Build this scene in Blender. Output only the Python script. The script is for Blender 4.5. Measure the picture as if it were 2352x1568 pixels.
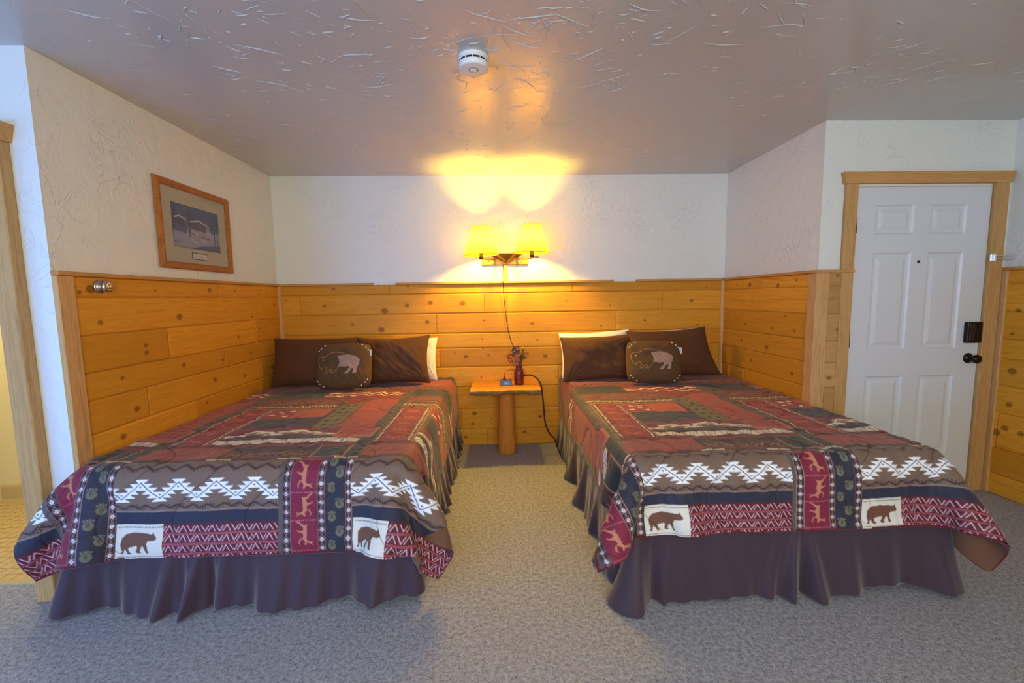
import bpy, bmesh, math, random
import numpy as np
from mathutils import Vector, Matrix
for o in list(bpy.data.objects): bpy.data.objects.remove(o)
SC = bpy.context.scene
COL = SC.collection
random.seed(7); RNG = np.random.RandomState(11)

# ------------------------------------------------------------------ camera
CAM = (1.9524, -3.9591, 1.3603); YAW, PITCH, ROLL, FPX = .0310, .1006, -.0151, 999.4
F = Vector((math.sin(YAW)*math.cos(PITCH), math.cos(YAW)*math.cos(PITCH), -math.sin(PITCH)))
Rr = Vector((math.cos(YAW), -math.sin(YAW), 0)); Uu = Rr.cross(F)
R2 = Rr*math.cos(ROLL)+Uu*math.sin(ROLL); U2 = -Rr*math.sin(ROLL)+Uu*math.cos(ROLL)
cd = bpy.data.cameras.new('camera'); cam = bpy.data.objects.new('camera', cd); COL.objects.link(cam)
cd.sensor_width = 36; cd.lens = FPX/2352*36; cd.clip_start = .02
M = Matrix((R2, U2, -F)).transposed().to_4x4(); M.translation = Vector(CAM); cam.matrix_world = M
SC.camera = cam

# ------------------------------------------------------------------ light
SC.view_settings.view_transform = 'Standard'; SC.view_settings.look = 'None'
SC.view_settings.gamma = 1; SC.view_settings.use_curve_mapping = False
SC.view_settings.exposure = 0.32
W = bpy.data.worlds.new('world'); SC.world = W; W.use_nodes = True
W.node_tree.nodes['Background'].inputs[0].default_value = (.55, .7, 1, 1)
W.node_tree.nodes['Background'].inputs[1].default_value = .4

def area(name, loc, rot, sx, sy, power, col):
    l = bpy.data.lights.new(name, 'AREA'); l.shape = 'RECTANGLE'; l.size = sx; l.size_y = sy
    l.energy = power; l.color = col
    o = bpy.data.objects.new(name, l); COL.objects.link(o); o.location = loc; o.rotation_euler = rot
    return o
PI = math.pi
# daylight through the window in the room's left wall and the big window behind the camera
area('window_daylight_left', (-1.66, -3.65, 1.2), (0, -PI/2, 0), 1.2, 1.3, 18, (.26, .56, 1))
area('window_daylight_rear', (2.3, -5.66, 1.55), (PI/2, 0, 0), 2.8, 1.2, 80, (1, .97, .86))
area('added_blue_fill_low', (-.9, -5.66, .62), (PI/2, 0, 0), 1.2, 1.05, 92, (.06, .30, 1))  # added low blue fill for the foreground, no known window behind it
BULB_P = 41.0
BULB_C = (1, .63, .055)

# ------------------------------------------------------------------ helpers
def srgb(r, g, b):
    def f(c):
        c /= 255.
        return c/12.92 if c <= .04045 else ((c+.055)/1.055)**2.4
    return (f(r), f(g), f(b), 1)

def new_obj(name, mesh, mats=None, parent=None):
    o = bpy.data.objects.new(name, mesh); COL.objects.link(o)
    if mats:
        for m in (mats if isinstance(mats, (list, tuple)) else [mats]): mesh.materials.append(m)
    if parent: o.parent = parent
    return o

def from_bm(name, bm, mats=None, parent=None, smooth=False, loc=None):
    me = bpy.data.meshes.new(name); bm.to_mesh(me); bm.free()
    if smooth:
        me.polygons.foreach_set('use_smooth', [True]*len(me.polygons))
    o = new_obj(name, me, mats, parent)
    if loc is not None: o.location = loc
    return o

def empty(name, loc, label, cat, group=None):
    o = bpy.data.objects.new(name, None); COL.objects.link(o); o.location = loc
    o.empty_display_size = .05
    return tag(o, label, cat, group)

def tag(o, label, cat, group=None):
    o['label'] = label; o['category'] = cat
    if group: o['group'] = group
    return o

def structure(o):
    o['kind'] = 'structure'; return o

def add_box(bm, lo, hi, bevel=0, seg=2):
    lo = Vector(lo); hi = Vector(hi)
    vs = [bm.verts.new((x, y, z)) for x in (lo.x, hi.x) for y in (lo.y, hi.y) for z in (lo.z, hi.z)]
    fs = [(0, 1, 3, 2), (4, 6, 7, 5), (0, 4, 5, 1), (2, 3, 7, 6), (0, 2, 6, 4), (1, 5, 7, 3)]
    faces = [bm.faces.new([vs[i] for i in f]) for f in fs]
    if bevel:
        es = list({e for f in faces for e in f.edges})
        bmesh.ops.bevel(bm, geom=es, offset=bevel, segments=seg, affect='EDGES', profile=.5)
    return bm

def box(name, lo, hi, mat, parent=None, bevel=0, seg=2):
    bm = bmesh.new(); add_box(bm, lo, hi, bevel, seg)
    return from_bm(name, bm, mat, parent)

def add_prism(bm, pts, axis, a, b):
    """polygon pts (2D) extruded on axis from a to b"""
    def P(p, t):
        return {'x': (t, p[0], p[1]), 'y': (p[0], t, p[1]), 'z': (p[0], p[1], t)}[axis]
    A = [bm.verts.new(P(p, a)) for p in pts]; B = [bm.verts.new(P(p, b)) for p in pts]
    bm.faces.new(A[::-1]); bm.faces.new(B)
    n = len(pts)
    for i in range(n): bm.faces.new((A[i], A[(i+1) % n], B[(i+1) % n], B[i]))
    bmesh.ops.recalc_face_normals(bm, faces=bm.faces[:])

def frame_axes(d):
    d = Vector(d).normalized()
    u = d.orthogonal().normalized(); v = d.cross(u)
    return u, v

def add_lathe(bm, prof, n=32, origin=(0, 0, 0), axis=(0, 0, 1), wob=None, caps=True):
    """prof: list of (radius, height) along axis"""
    ax = Vector(axis).normalized(); o = Vector(origin); u, v = frame_axes(ax)
    rings = []
    for k, (r, h) in enumerate(prof):
        ring = []
        for i in range(n):
            a = 2*PI*i/n; rr = r*(1+(wob(a, k) if wob else 0))
            ring.append(bm.verts.new(o+ax*h+u*(rr*math.cos(a))+v*(rr*math.sin(a))))
        rings.append(ring)
    for a, b in zip(rings, rings[1:]):
        for i in range(n): bm.faces.new((a[i], a[(i+1) % n], b[(i+1) % n], b[i]))
    if caps:
        bm.faces.new(rings[0][::-1]); bm.faces.new(rings[-1])
    return bm

def add_tube(bm, pts, r, n=8, taper=None):
    pts = [Vector(p) for p in pts]; rings = []
    u = None
    for k, p in enumerate(pts):
        d = (pts[min(k+1, len(pts)-1)]-pts[max(k-1, 0)]).normalized()
        if u is None: u, v = frame_axes(d)
        else:
            u = (u-d*u.dot(d)).normalized(); v = d.cross(u)
        rr = r if taper is None else r*taper(k/(len(pts)-1))
        rings.append([bm.verts.new(p+u*(rr*math.cos(2*PI*i/n))+v*(rr*math.sin(2*PI*i/n))) for i in range(n)])
    for a, b in zip(rings, rings[1:]):
        for i in range(n): bm.faces.new((a[i], a[(i+1) % n], b[(i+1) % n], b[i]))
    bm.faces.new(rings[0][::-1]); bm.faces.new(rings[-1])
    return bm

def spline(P, n=10):
    P = [Vector(p) for p in P]; out = []
    for i in range(len(P)-1):
        p0 = P[max(i-1, 0)]; p1 = P[i]; p2 = P[i+1]; p3 = P[min(i+2, len(P)-1)]
        for k in range(n):
            t = k/n
            out.append(.5*((2*p1)+(p2-p0)*t+(2*p0-5*p1+4*p2-p3)*t*t+(3*p1-p0-3*p2+p3)*t**3))
    out.append(P[-1]); return out

def grid_mesh(name, X, colors=None, attrs=None, flip=False, smooth=True):
    """X: (m,n,3) array -> mesh of quads"""
    m, n = X.shape[:2]
    me = bpy.data.meshes.new(name)
    idx = np.arange(m*n).reshape(m, n)
    q = np.stack([idx[:-1, :-1], idx[:-1, 1:], idx[1:, 1:], idx[1:, :-1]], -1).reshape(-1, 4)
    if flip: q = q[:, ::-1]
    me.vertices.add(m*n); me.vertices.foreach_set('co', X.reshape(-1).astype(np.float32))
    me.loops.add(q.size); me.loops.foreach_set('vertex_index', q.reshape(-1).astype(np.int32))
    me.polygons.add(len(q)); me.polygons.foreach_set('loop_start', np.arange(0, q.size, 4, dtype=np.int32))
    me.update(calc_edges=True)
    me.polygons.foreach_set('use_smooth', np.full(len(q), smooth))
    if colors is not None:
        a = me.color_attributes.new('col', 'FLOAT_COLOR', 'POINT')
        c = np.ones((m*n, 4), np.float32); c[:, :3] = colors.reshape(-1, 3)
        a.data.foreach_set('color', c.reshape(-1))
    for k, v in (attrs or {}).items():
        a = me.attributes.new(k, 'FLOAT', 'POINT'); a.data.foreach_set('value', v.reshape(-1).astype(np.float32))
    return me

# ------------------------------------------------------------------ materials
def mat(name, base=(.5, .5, .5, 1), rough=.6, metal=0, spec=.5, **kw):
    m = bpy.data.materials.new(name); m.use_nodes = True
    b = m.node_tree.nodes['Principled BSDF']
    b.inputs['Base Color'].default_value = base; b.inputs['Roughness'].default_value = rough
    b.inputs['Metallic'].default_value = metal; b.inputs['Specular IOR Level'].default_value = spec
    for k, v in kw.items(): b.inputs[k.replace('_', ' ')].default_value = v
    return m

class NT:
    def __init__(s, m):
        s.m = m; s.t = m.node_tree; s.b = s.t.nodes['Principled BSDF']
    def n(s, typ, **kw):
        x = s.t.nodes.new(typ)
        for k, v in kw.items(): setattr(x, k, v)
        return x
    def l(s, a, b): s.t.links.new(a, b)
    def coord(s, scale=(1, 1, 1), kind='Object', obj=None):
        c = s.n('ShaderNodeTexCoord'); mp = s.n('ShaderNodeMapping')
        mp.inputs['Scale'].default_value = scale; s.l(c.outputs[kind], mp.inputs[0]); return mp.outputs[0]
    def noise(s, vec, scale, detail=4, rough=.5, dist=0):
        x = s.n('ShaderNodeTexNoise'); x.inputs['Scale'].default_value = scale
        x.inputs['Detail'].default_value = detail; x.inputs['Roughness'].default_value = rough
        x.inputs['Distortion'].default_value = dist
        if vec is not None: s.l(vec, x.inputs['Vector'])
        return x.outputs['Fac']
    def ramp(s, fac, stops):
        r = s.n('ShaderNodeValToRGB'); e = r.color_ramp.elements
        while len(e) < len(stops): e.new(.5)
        for x, (p, c) in zip(e, stops): x.position = p; x.color = c
        s.l(fac, r.inputs[0]); return r.outputs[0]
    def math(s, op, a, b=None, clamp=False):
        x = s.n('ShaderNodeMath', operation=op); x.use_clamp = clamp
        for i, v in enumerate((a, b)):
            if v is None: continue
            if isinstance(v, (int, float)): x.inputs[i].default_value = v
            else: s.l(v, x.inputs[i])
        return x.outputs[0]
    def mix(s, fac, a, b, mode='MIX'):
        x = s.n('ShaderNodeMix', data_type='RGBA', blend_type=mode)
        for i, v in ((0, fac), (6, a), (7, b)):
            if isinstance(v, (int, float)): x.inputs[i].default_value = v
            elif isinstance(v, tuple): x.inputs[i].default_value = v
            else: s.l(v, x.inputs[i])
        return x.outputs[2]
    def attr(s, name):
        x = s.n('ShaderNodeAttribute'); x.attribute_name = name; return x
    def bump(s, h, strength=.3, dist=.01, prev=None):
        x = s.n('ShaderNodeBump'); x.inputs['Strength'].default_value = strength
        x.inputs['Distance'].default_value = dist; s.l(h, x.inputs['Height'])
        if prev is not None: s.l(prev, x.inputs['Normal'])
        return x.outputs[0]
    def base(s, c): s.l(c, s.b.inputs['Base Color'])
    def normal(s, c): s.l(c, s.b.inputs['Normal'])

def plaster_mat(name, col, rough, strength, spec=.5, trowel=1.0):
    m = mat(name, col, rough, spec=spec); t = NT(m); v = t.coord()
    n1 = t.noise(v, 9, 5, .55, .6)
    n2 = t.noise(v, 34, 3, .5, .3)
    # trowel ridges: thin bands of a warped noise, present only in patches
    r = t.noise(v, 6.5, 3, .45, 1.8)
    rid = t.math('SUBTRACT', 1, t.math('MULTIPLY', t.math('ABSOLUTE', t.math('SUBTRACT', r, .5)), 26), True)
    msk = t.math('MULTIPLY', t.math('SUBTRACT', t.noise(v, 2.6, 2), .46), 7, True)
    h = t.math('ADD', t.math('MULTIPLY', n1, .5), t.math('MULTIPLY', n2, .12))
    h = t.math('ADD', h, t.math('MULTIPLY', t.math('MULTIPLY', rid, msk), .22*trowel))
    t.normal(t.bump(h, strength, .02))
    t.base(t.mix(t.math('MULTIPLY', n1, .25), col, tuple(c*.86 for c in col[:3])+(1,)))
    return m

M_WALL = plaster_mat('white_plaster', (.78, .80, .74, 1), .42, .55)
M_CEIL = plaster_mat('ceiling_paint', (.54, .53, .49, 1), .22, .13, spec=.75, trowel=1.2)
M_CREAM = plaster_mat('cream_paint', (.78, .70, .45, 1), .5, .08)

def wood_mat(name, light, dark, knotc, rough=.5, attrs=True, scale=(1, 1, 1), gscale=1.0):
    m = mat(name, light, rough, spec=.16); t = NT(m)
    if attrs:
        c = t.n('ShaderNodeCombineXYZ')
        t.l(t.math('MULTIPLY', t.attr('ga').outputs['Fac'], 1.1), c.inputs[0])
        t.l(t.math('MULTIPLY', t.attr('gz').outputs['Fac'], 16.0), c.inputs[1])
        t.l(t.math('MULTIPLY', t.attr('tone').outputs['Fac'], 37.0), c.inputs[2])
        v = c.outputs[0]
    else:
        v = t.coord(scale)
    n1 = t.noise(v, 1.6*gscale, 3, .5, .5); n2 = t.noise(v, 9*gscale, 3, .6, .2)
    g = t.math('ADD', t.math('MULTIPLY', n1, .65), t.math('MULTIPLY', n2, .35))
    col = t.ramp(g, [(.30, dark), (.47, light), (.56, tuple(x*.5+y*.5 for x, y in zip(light, dark))), (.66, light)])
    if attrs:
        tone = t.attr('tone').outputs['Fac']
        col = t.mix(t.math('MULTIPLY', tone, .55), col, tuple(c*.66 for c in dark[:3])+(1,))
        col = t.mix(t.attr('knot').outputs['Fac'], col, knotc)
    t.base(col); t.normal(t.bump(g, .08, .004))
    return m
HL, HD, HK = srgb(233, 167, 56), srgb(207, 135, 34), srgb(104, 46, 12)
M_PINE = wood_mat('honey_pine_boards', HL, HD, HK)
M_PINE2 = wood_mat('pale_pine_boards', srgb(214, 170, 112), srgb(184, 134, 78), srgb(106, 62, 28))
M_TRIM = wood_mat('pine_trim_vertical', srgb(212, 168, 112), srgb(180, 130, 78), HK, attrs=False, scale=(22, 22, 1.3))
M_TRIMX = wood_mat('pine_trim_along_x', srgb(208, 158, 98), srgb(176, 122, 66), HK, attrs=False, scale=(1.3, 22, 22))
M_TRIMY = wood_mat('pine_trim_along_y', srgb(206, 152, 90), srgb(174, 116, 60), HK, attrs=False, scale=(22, 1.3, 22))
M_CASING = wood_mat('pine_casing', srgb(202, 160, 104), srgb(168, 122, 70), HK, attrs=False, scale=(20, 20, 1.1))
M_DOOR = mat('white_door_paint', (.68, .71, .74, 1), .38)
M_BRONZE = mat('oil_rubbed_bronze', (.022, .013, .010, 1), .35, .6)
M_NICKEL = mat('satin_nickel', (.62, .58, .53, 1), .28, 1)
M_BRASS = mat('brass', (.78, .55, .22, 1), .3, 1)
M_CHROME = mat('chrome', (.75, .75, .74, 1), .22, 1)
M_BLACK = mat('black_plastic', (.012, .012, .014, 1), .35)
M_WHITEP = mat('white_plastic', (.80, .80, .78, 1), .4)
M_GREYP = mat('grey_plastic', (.30, .31, .32, 1), .5)

def carpet_mat():
    m = mat('carpet', (.3, .28, .25, 1), .95, spec=.15); t = NT(m); v = t.coord()
    n = t.noise(v, 210, 3, .7); n2 = t.noise(v, 60, 4, .65); n3 = t.noise(v, 2.2, 3)
    g = t.math('ADD', t.math('MULTIPLY', n, .55), t.math('MULTIPLY', n2, .45))
    col = t.ramp(g, [(.36, srgb(94, 95, 100)), (.48, srgb(156, 157, 163)), (.60, srgb(196, 198, 205))])
    t.base(t.mix(t.math('MULTIPLY', n3, .35), col, srgb(148, 139, 128)))
    t.normal(t.bump(g, .7, .006))
    return m
M_CARPET = carpet_mat()

def tile_mat():
    m = mat('bathroom_tile', (.6, .5, .3, 1), .35); t = NT(m); v = t.coord((1, 1, 1))
    vo = t.n('ShaderNodeTexVoronoi', feature='DISTANCE_TO_EDGE'); vo.inputs['Scale'].default_value = 19
    vo.inputs['Randomness'].default_value = .35; t.l(v, vo.inputs['Vector'])
    col = t.ramp(vo.outputs['Distance'], [(.03, srgb(120, 92, 52)), (.09, srgb(214, 188, 132))])
    t.base(t.mix(t.noise(v, 3, 2), col, srgb(206, 176, 120)))
    t.normal(t.bump(t.math('MULTIPLY', vo.outputs['Distance'], 5, True), .4, .003))
    return m
M_TILE = tile_mat()

# ------------------------------------------------------------------ room shell
ZC = 2.434; XW = 4.03; YL = -1.97; YR = -1.174; XR = 5.2755; YB = -5.6; XLL = -1.6
structure(box('floor', (XLL-.1, YB-.1, -.12), (XR+.1, .1, 0), M_CARPET))
# bathroom floor, thin tile bed laid inside the doorway
structure(box('floor_bathroom', (-1.5, YL+.1, 0), (-.15, -.95, .006), M_TILE))

# ceiling with trowelled plaster ridges
def ceiling():
    bm = bmesh.new(); add_box(bm, (XLL-.1, YB-.1, ZC), (XR+.1, .1, ZC+.12))
    rnd = random.Random(3)
    clus = [(rnd.uniform(-.3, 4.6), rnd.uniform(-3.3, -.3)) for _ in range(46)]
    for k in range(1400):
        if k < 680:
            c = clus[k % len(clus)]; x = c[0]+rnd.gauss(0, .13); y = c[1]+rnd.gauss(0, .12)
        elif k < 900: x, y = rnd.uniform(-.4, 5.0), rnd.uniform(-3.4, -.1)
        else: x, y = rnd.gauss(1.9, .8), rnd.gauss(-2.1, .5)
        if not ((0.05 < x < 3.98 and y < -.06) or (.1 < x < 5.2 and y < -1.25)): continue
        L = rnd.uniform(.015, .07) if rnd.random() < .8 else rnd.uniform(.08, .2)
        a = rnd.gauss(.0, .7)+(PI/2 if rnd.random() < .25 else 0); w = rnd.uniform(.0012, .0032); h = w*rnd.uniform(.8, 1.5)
        n = 6; b = rnd.uniform(-.35, .35)*(3 if rnd.random() < .15 else 1); pts = []
        for i in range(n+1):
            t = i/n-.5; aa = a+b*t
            pts.append((x+L*t*math.cos(aa), y+L*t*math.sin(aa)+rnd.gauss(0, .0015)))
        prev = None
        for i, (px, py) in enumerate(pts):
            s = math.sin(PI*min(max(i/n, .04), .96)); nx, ny = -math.sin(a), math.cos(a)
            cur = [bm.verts.new((px+nx*w*s, py+ny*w*s, ZC)), bm.verts.new((px+nx*w*.2*s, py+ny*w*.2*s, ZC-h*s)), bm.verts.new((px-nx*w*s, py-ny*w*s, ZC))]
            if prev:
                bm.faces.new((prev[0], cur[0], cur[1], prev[1])); bm.faces.new((prev[1], cur[1], cur[2], prev[2]))
            prev = cur
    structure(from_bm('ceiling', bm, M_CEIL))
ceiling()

structure(box('wall_back', (-.15, 0, 0), (XW+.12, .12, ZC), M_WALL))
structure(box('wall_left', (-.13, YL, 0), (0, 0, ZC), M_WALL))
structure(box('wall_right', (XW, YR+.12, 0), (XW+.12, 0, ZC), M_WALL))
def wall_with_hole(name, axis, a0, a1, t0, t1, h0, h1, z0, z1, m):
    bm = bmesh.new()
    def B(lo_a, hi_a, lo_z, hi_z):
        if hi_a-lo_a < 1e-4 or hi_z-lo_z < 1e-4: return
        if axis == 'x': add_box(bm, (lo_a, t0, lo_z), (hi_a, t1, hi_z))
        else: add_box(bm, (t0, lo_a, lo_z), (t1, hi_a, hi_z))
    B(a0, h0, 0, ZC); B(h1, a1, 0, ZC); B(h0, h1, 0, z0); B(h0, h1, z1, ZC)
    return structure(from_bm(name, bm, m))
wall_with_hole('wall_entrance', 'x', XW, XR+.12, YR, YR+.12, 4.25, 5.145, 0, 2.03, M_WALL)
wall_with_hole('wall_bathroom', 'x', XLL, -.13, YL, YL+.12, -.98, -.17, 0, 2.04, M_WALL)
structure(box('wall_side', (XR, YB, 0), (XR+.12, YR, ZC), M_WALL))
wall_with_hole('wall_window', 'y', YB, YL, XLL-.1, XLL, -4.3, -3.0, .6, 1.8, M_WALL)
wall_with_hole('wall_rear', 'x', 0, XR+.12, YB-.12, YB, .9, 3.7, .95, 2.15, M_WALL)
wall_with_hole('wall_rear_left', 'x', XLL-.1, 0, YB-.12, YB, -1.5, -.3, .09, 1.15, M_WALL)  # unseen rear wall, its low hole added to let the blue fill in
# window frames of two daylight openings behind the viewpoint, plus an added low one
def wframe(name, axis, lo, hi, t0, t1, z0, z1):
    bm = bmesh.new(); w = .05
    mid = (lo+hi)/2
    for a, b, c, d in ((lo, lo+w, z0, z1), (hi-w, hi, z0, z1), (lo+w, hi-w, z0, z0+w), (lo+w, hi-w, z1-w, z1), (mid-.02, mid+.02, z0+w, z1-w)):
        if axis == 'x': add_box(bm, (a, t0, c), (b, t1, d))
        else: add_box(bm, (t0, a, c), (t1, b, d))
    structure(from_bm(name, bm, M_TRIM))
wframe('window_1', 'y', -4.3, -3.0, XLL-.06, XLL+.01, .6, 1.8)
wframe('window_2', 'x', .9, 3.7, YB-.07, YB+.01, .95, 2.15)
wframe('added_fill_opening', 'x', -1.5, -.3, YB-.07, YB+.01, .09, 1.15)  # invented frame around the opening added for the low blue fill

# bathroom shell beyond the doorway
structure(box('wall_bathroom_far', (-1.5, -.95, 0), (-.13, -.85, ZC), M_CREAM))
structure(box('wall_bathroom_left', (-1.6, YL+.12, 0), (-1.5, -.85, ZC), M_CREAM))
structure(box('wall_bathroom_right', (-.15, YL+.13, 0), (-.1301, -.95, ZC), M_CREAM))
M_TANB = mat('tan_baseboard', srgb(196, 176, 128), .4)
def base_prof(name, x0, x1):
    bm = bmesh.new()
    add_prism(bm, [(-.95, .006), (-.95, .125), (-.957, .125), (-.962, .112), (-.962, .03), (-.972, .006)], 'x', x0, x1)
    return structure(from_bm(name, bm, M_TANB))
base_prof('baseboard_bathroom', -1.5, -.15)
lb = bpy.data.lights.new('bathroom_lamp_light', 'POINT'); lb.energy = 20; lb.color = (1, .84, .52); lb.shadow_soft_size = .08
lbo = bpy.data.objects.new('bathroom_lamp_light', lb); COL.objects.link(lbo); lbo.location = (-.85, -1.4, 2.05)

# ------------------------------------------------------------------ wainscot of pine boards
def boards(name, O, a, n, L, seams, joints, knots, m=M_PINE, th=.018, step=.0075, seed=1):
    O = np.array(O, float); a = np.array(a, float); n = np.array(n, float); r = np.random.RandomState(seed)
    V = []; Q = []; GA = []; GZ = []; KN = []; TN = []; base = 0
    for row, (z1, z0) in enumerate(zip(seams, seams[1:])):
        js = [0]+sorted(joints[row])+[L]
        for j0, j1 in zip(js, js[1:]):
            zz = np.concatenate([[z0, z0+.0015, z0+.006], np.linspace(z0+.012, z1-.012, max(3, int((z1-z0)/step))), [z1-.006, z1-.0015, z1]])
            aa = np.concatenate([[j0, j0+.001], np.linspace(j0+.003, j1-.003, max(3, int((j1-j0)/step))), [j1-.001, j1]])
            dz = np.minimum(zz-z0, z1-zz); da = np.minimum(aa-j0, j1-aa)
            gz = np.interp(dz, [0, .0015, .006], [-.008, -.006, 0]); ga = np.interp(da, [0, .001, .003], [-.004, -.002, 0])
            A, Z = np.meshgrid(aa, zz, indexing='ij'); D = th+np.minimum(gz[None, :], ga[:, None])
            P = O+A[..., None]*a+np.array([0, 0, 1.])*Z[..., None]+D[..., None]*n
            warp = np.zeros_like(A); kn = np.zeros_like(A)
            for (ka, kz, kr) in knots:
                dx = A-ka; dy = Z-kz; d = np.sqrt((dx*.8)**2+dy**2)
                warp += .9*kr*np.sign(dy)*np.exp(-(dx/(3.2*kr))**2-(dy/(2.2*kr))**2)*np.exp(-abs(dy)/(2*kr))*2
                core = 1/(1+np.exp((d-kr)/(.16*kr))); ring = np.exp(-((d-kr)/(.30*kr))**2)
                kn = np.maximum(kn, core*.62+ring*.38)
            off = r.uniform(0, 40); tone = r.uniform(0, 1)
            s = A.shape; idx = np.arange(A.size).reshape(s)+base
            Q.append(np.stack([idx[:-1, :-1], idx[1:, :-1], idx[1:, 1:], idx[:-1, 1:]], -1).reshape(-1, 4))
            V.append(P.reshape(-1, 3)); GA.append((A+off).ravel()); GZ.append((Z+warp+.012*np.sin(A*2.3+off)).ravel())
            KN.append(kn.ravel()); TN.append(np.full(A.size, tone)); base += A.size
    V = np.concatenate(V); Q = np.concatenate(Q)
    if np.dot(np.cross(a, [0, 0, 1]), n) < 0: Q = Q[:, ::-1]
    me = bpy.data.meshes.new(name)
    me.vertices.add(len(V)); me.vertices.foreach_set('co', V.ravel().astype(np.float32))
    me.loops.add(Q.size); me.loops.foreach_set('vertex_index', Q.ravel().astype(np.int32))
    me.polygons.add(len(Q)); me.polygons.foreach_set('loop_start', np.arange(0, Q.size, 4, dtype=np.int32))
    me.update(calc_edges=True); me.polygons.foreach_set('use_smooth', np.ones(len(Q), bool))
    for k, v in (('ga', GA), ('gz', GZ), ('knot', KN), ('tone', TN)):
        t = me.attributes.new(k, 'FLOAT', 'POINT'); t.data.foreach_set('value', np.concatenate(v).astype(np.float32))
    return structure(new_obj(name, me, m))

SB = [1.49, 1.403, 1.226, 1.047, .912, .737, .552, .345, .15, 0]
kb = []
def W2(px, py):  # pixel -> (x,z) on the back wall, used once to list the knots measured on the photograph
    d = F+R2*((px-1176)/FPX)+U2*((784-py)/FPX); t = -CAM[1]/d.y
    return CAM[0]+d.x*t, CAM[2]+d.z*t
for px, py, r in [(768, 664, .008), (747, 702, .01), (885, 714, .019), (936, 701, .013), (989, 695, .014), (1063, 696, .016), (811, 745, .01), (982, 739, .013), (877, 757, .018), (1586, 690, .012), (1300, 690, .006),
                  (1112, 735, .008), (1222, 743, .01), (1108, 778, .006), (1234, 780, .007), (1070, 818, .012), (1122, 815, .007), (1252, 817, .013), (1045, 811, .006), (1110, 800, .006), (1106, 865, .007), (1280, 863, .006),
                  (1090, 948, .014), (1086, 972, .010), (1130, 960, .006), (1205, 990, .012), (1070, 1002, .011), (938, 656, .008), (1240, 955, .012), (1400, 700, .006), (1480, 735, .008), (1350, 780, .007), (1600, 745, .007), (1620, 660, .006), (660, 690, .006), (870, 655, .005), (1380, 748, .006)]:
    x, z = W2(px, py); kb.append((x, z, r))
boards('trim_1_back_wainscot', (0, 0, 0), (1, 0, 0), (0, -1, 0), XW, SB,
       [[.989, 2.628], [.189, 1.828, 3.458], [1.395, 3.033], [1.006, 2.636], [1.413, 3.3], [.46, 2.5], [.9, 3.1], [1.6, 2.9], [.7, 1.83, 3.3]], kb, seed=3)
kl = [(.16, 1.43, .016), (.1, 1.415, .008), (.55, 1.43, .007), (1.02, 1.44, .012), (1.3, 1.44, .008), (1.62, 1.42, .006), (.19, 1.27, .010), (.72, 1.275, .015), (1.5, 1.24, .007), (1.85, 1.33, .010), (.45, 1.13, .009), (.45, 1.09, .009), (1.3, 1.1, .008), (1.6, 1.14, .006), (.28, .98, .008), (.72, .98, .010), (1.45, .96, .009), (1.1, .955, .008), (.35, .80, .012), (1.0, .835, .011), (1.35, .8, .010), (.25, .68, .012), (.9, .70, .008), (1.75, .8, .014)]
boards('trim_2_left_wainscot', (0, YL, 0), (0, 1, 0), (1, 0, 0), -YL, [1.49, 1.39, 1.212, 1.032, .90, .737, .55, .37, .18, 0],
       [[1.123, 1.75], [1.596], [.616, 1.543], [1.124], [.432, 1.563], [.8], [1.3], [.5, 1.5], [1.0]], kl, seed=9)
kr = [(.25, 1.44, .008), (.44, 1.435, .014), (.8, 1.42, .012), (1.0, 1.45, .008), (.9, 1.2, .008), (.12, 1.2, .007), (.4, 1.11, .008), (.75, 1.1, .008), (1.0, 1.1, .009), (.35, .97, .008), (.7, .95, .012), (1.0, .80, .010), (.5, .82, .008), (.9, .63, .012), (.2, .66, .008)]
boards('trim_3_right_wainscot', (XW, 0, 0), (0, -1, 0), (-1, 0, 0), -YR, [1.49, 1.403, 1.222, 1.05, .90, .735, .55, .36, .17, 0],
       [[.6], [], [], [], [], [.4], [], [.7], []], kr, seed=21)
boards('trim_4_entrance_wainscot', (4.03, YR, 0), (1, 0, 0), (0, -1, 0), .15, [1.49, 1.403, 1.222, 1.045, .90, .733, .55, .36, .17, 0],
       [[]]*9, [(.12, 1.47, .008), (.14, 1.12, .009), (.10, .8, .012), (.06, .65, .008)], m=M_PINE2, seed=5)
boards('trim_5_side_wainscot', (XR, YR, 0), (0, -1, 0), (-1, 0, 0), 3.0, [1.49, 1.40, 1.221, 1.041, .912, .736, .554, .315, .14, 0],
       [[1.2], [.9], [2.0], [.35], [1.5], [1.0], [.065, 1.1], [.7], [1.6]], [(.12, 1.23, .01), (.12, .84, .016), (.12, .62, .012), (.11, .46, .014), (.2, .45, .012), (.06, .42, .018), (.28, .25, .014), (.1, 1.08, .007), (.4, 1.3, .01), (.5, .9, .012), (.35, .5, .012)], seed=33)

def trimbox(name, lo, hi, m=M_TRIM, bev=.003):
    return structure(box(name, lo, hi, m, bevel=bev, seg=1))
# cap rails
capz0, capz1 = 1.488, 1.507
for i, (x0, x1) in enumerate([(.018, .845), (1.046, 3.0), (3.21, XW-.018)]):
    trimbox('trim_%d_cap_rail_back' % (6+i), (x0, -.036, capz0), (x1, 0, capz1), M_TRIMX)
trimbox('trim_9_cap_rail_left', (0, YL-.006, capz0), (.036, 0, capz1), M_TRIMY)
trimbox('trim_10_cap_rail_right', (XW-.036, YR-.036, capz0), (XW, 0, capz1), M_TRIMY)
trimbox('trim_11_cap_rail_entrance', (XW, YR-.036, capz0), (4.248, YR, capz1), M_TRIMX)
trimbox('trim_12_cap_rail_side', (XR-.036, YR-1.9, capz0), (XR, YR, capz1), M_TRIMY)
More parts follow.
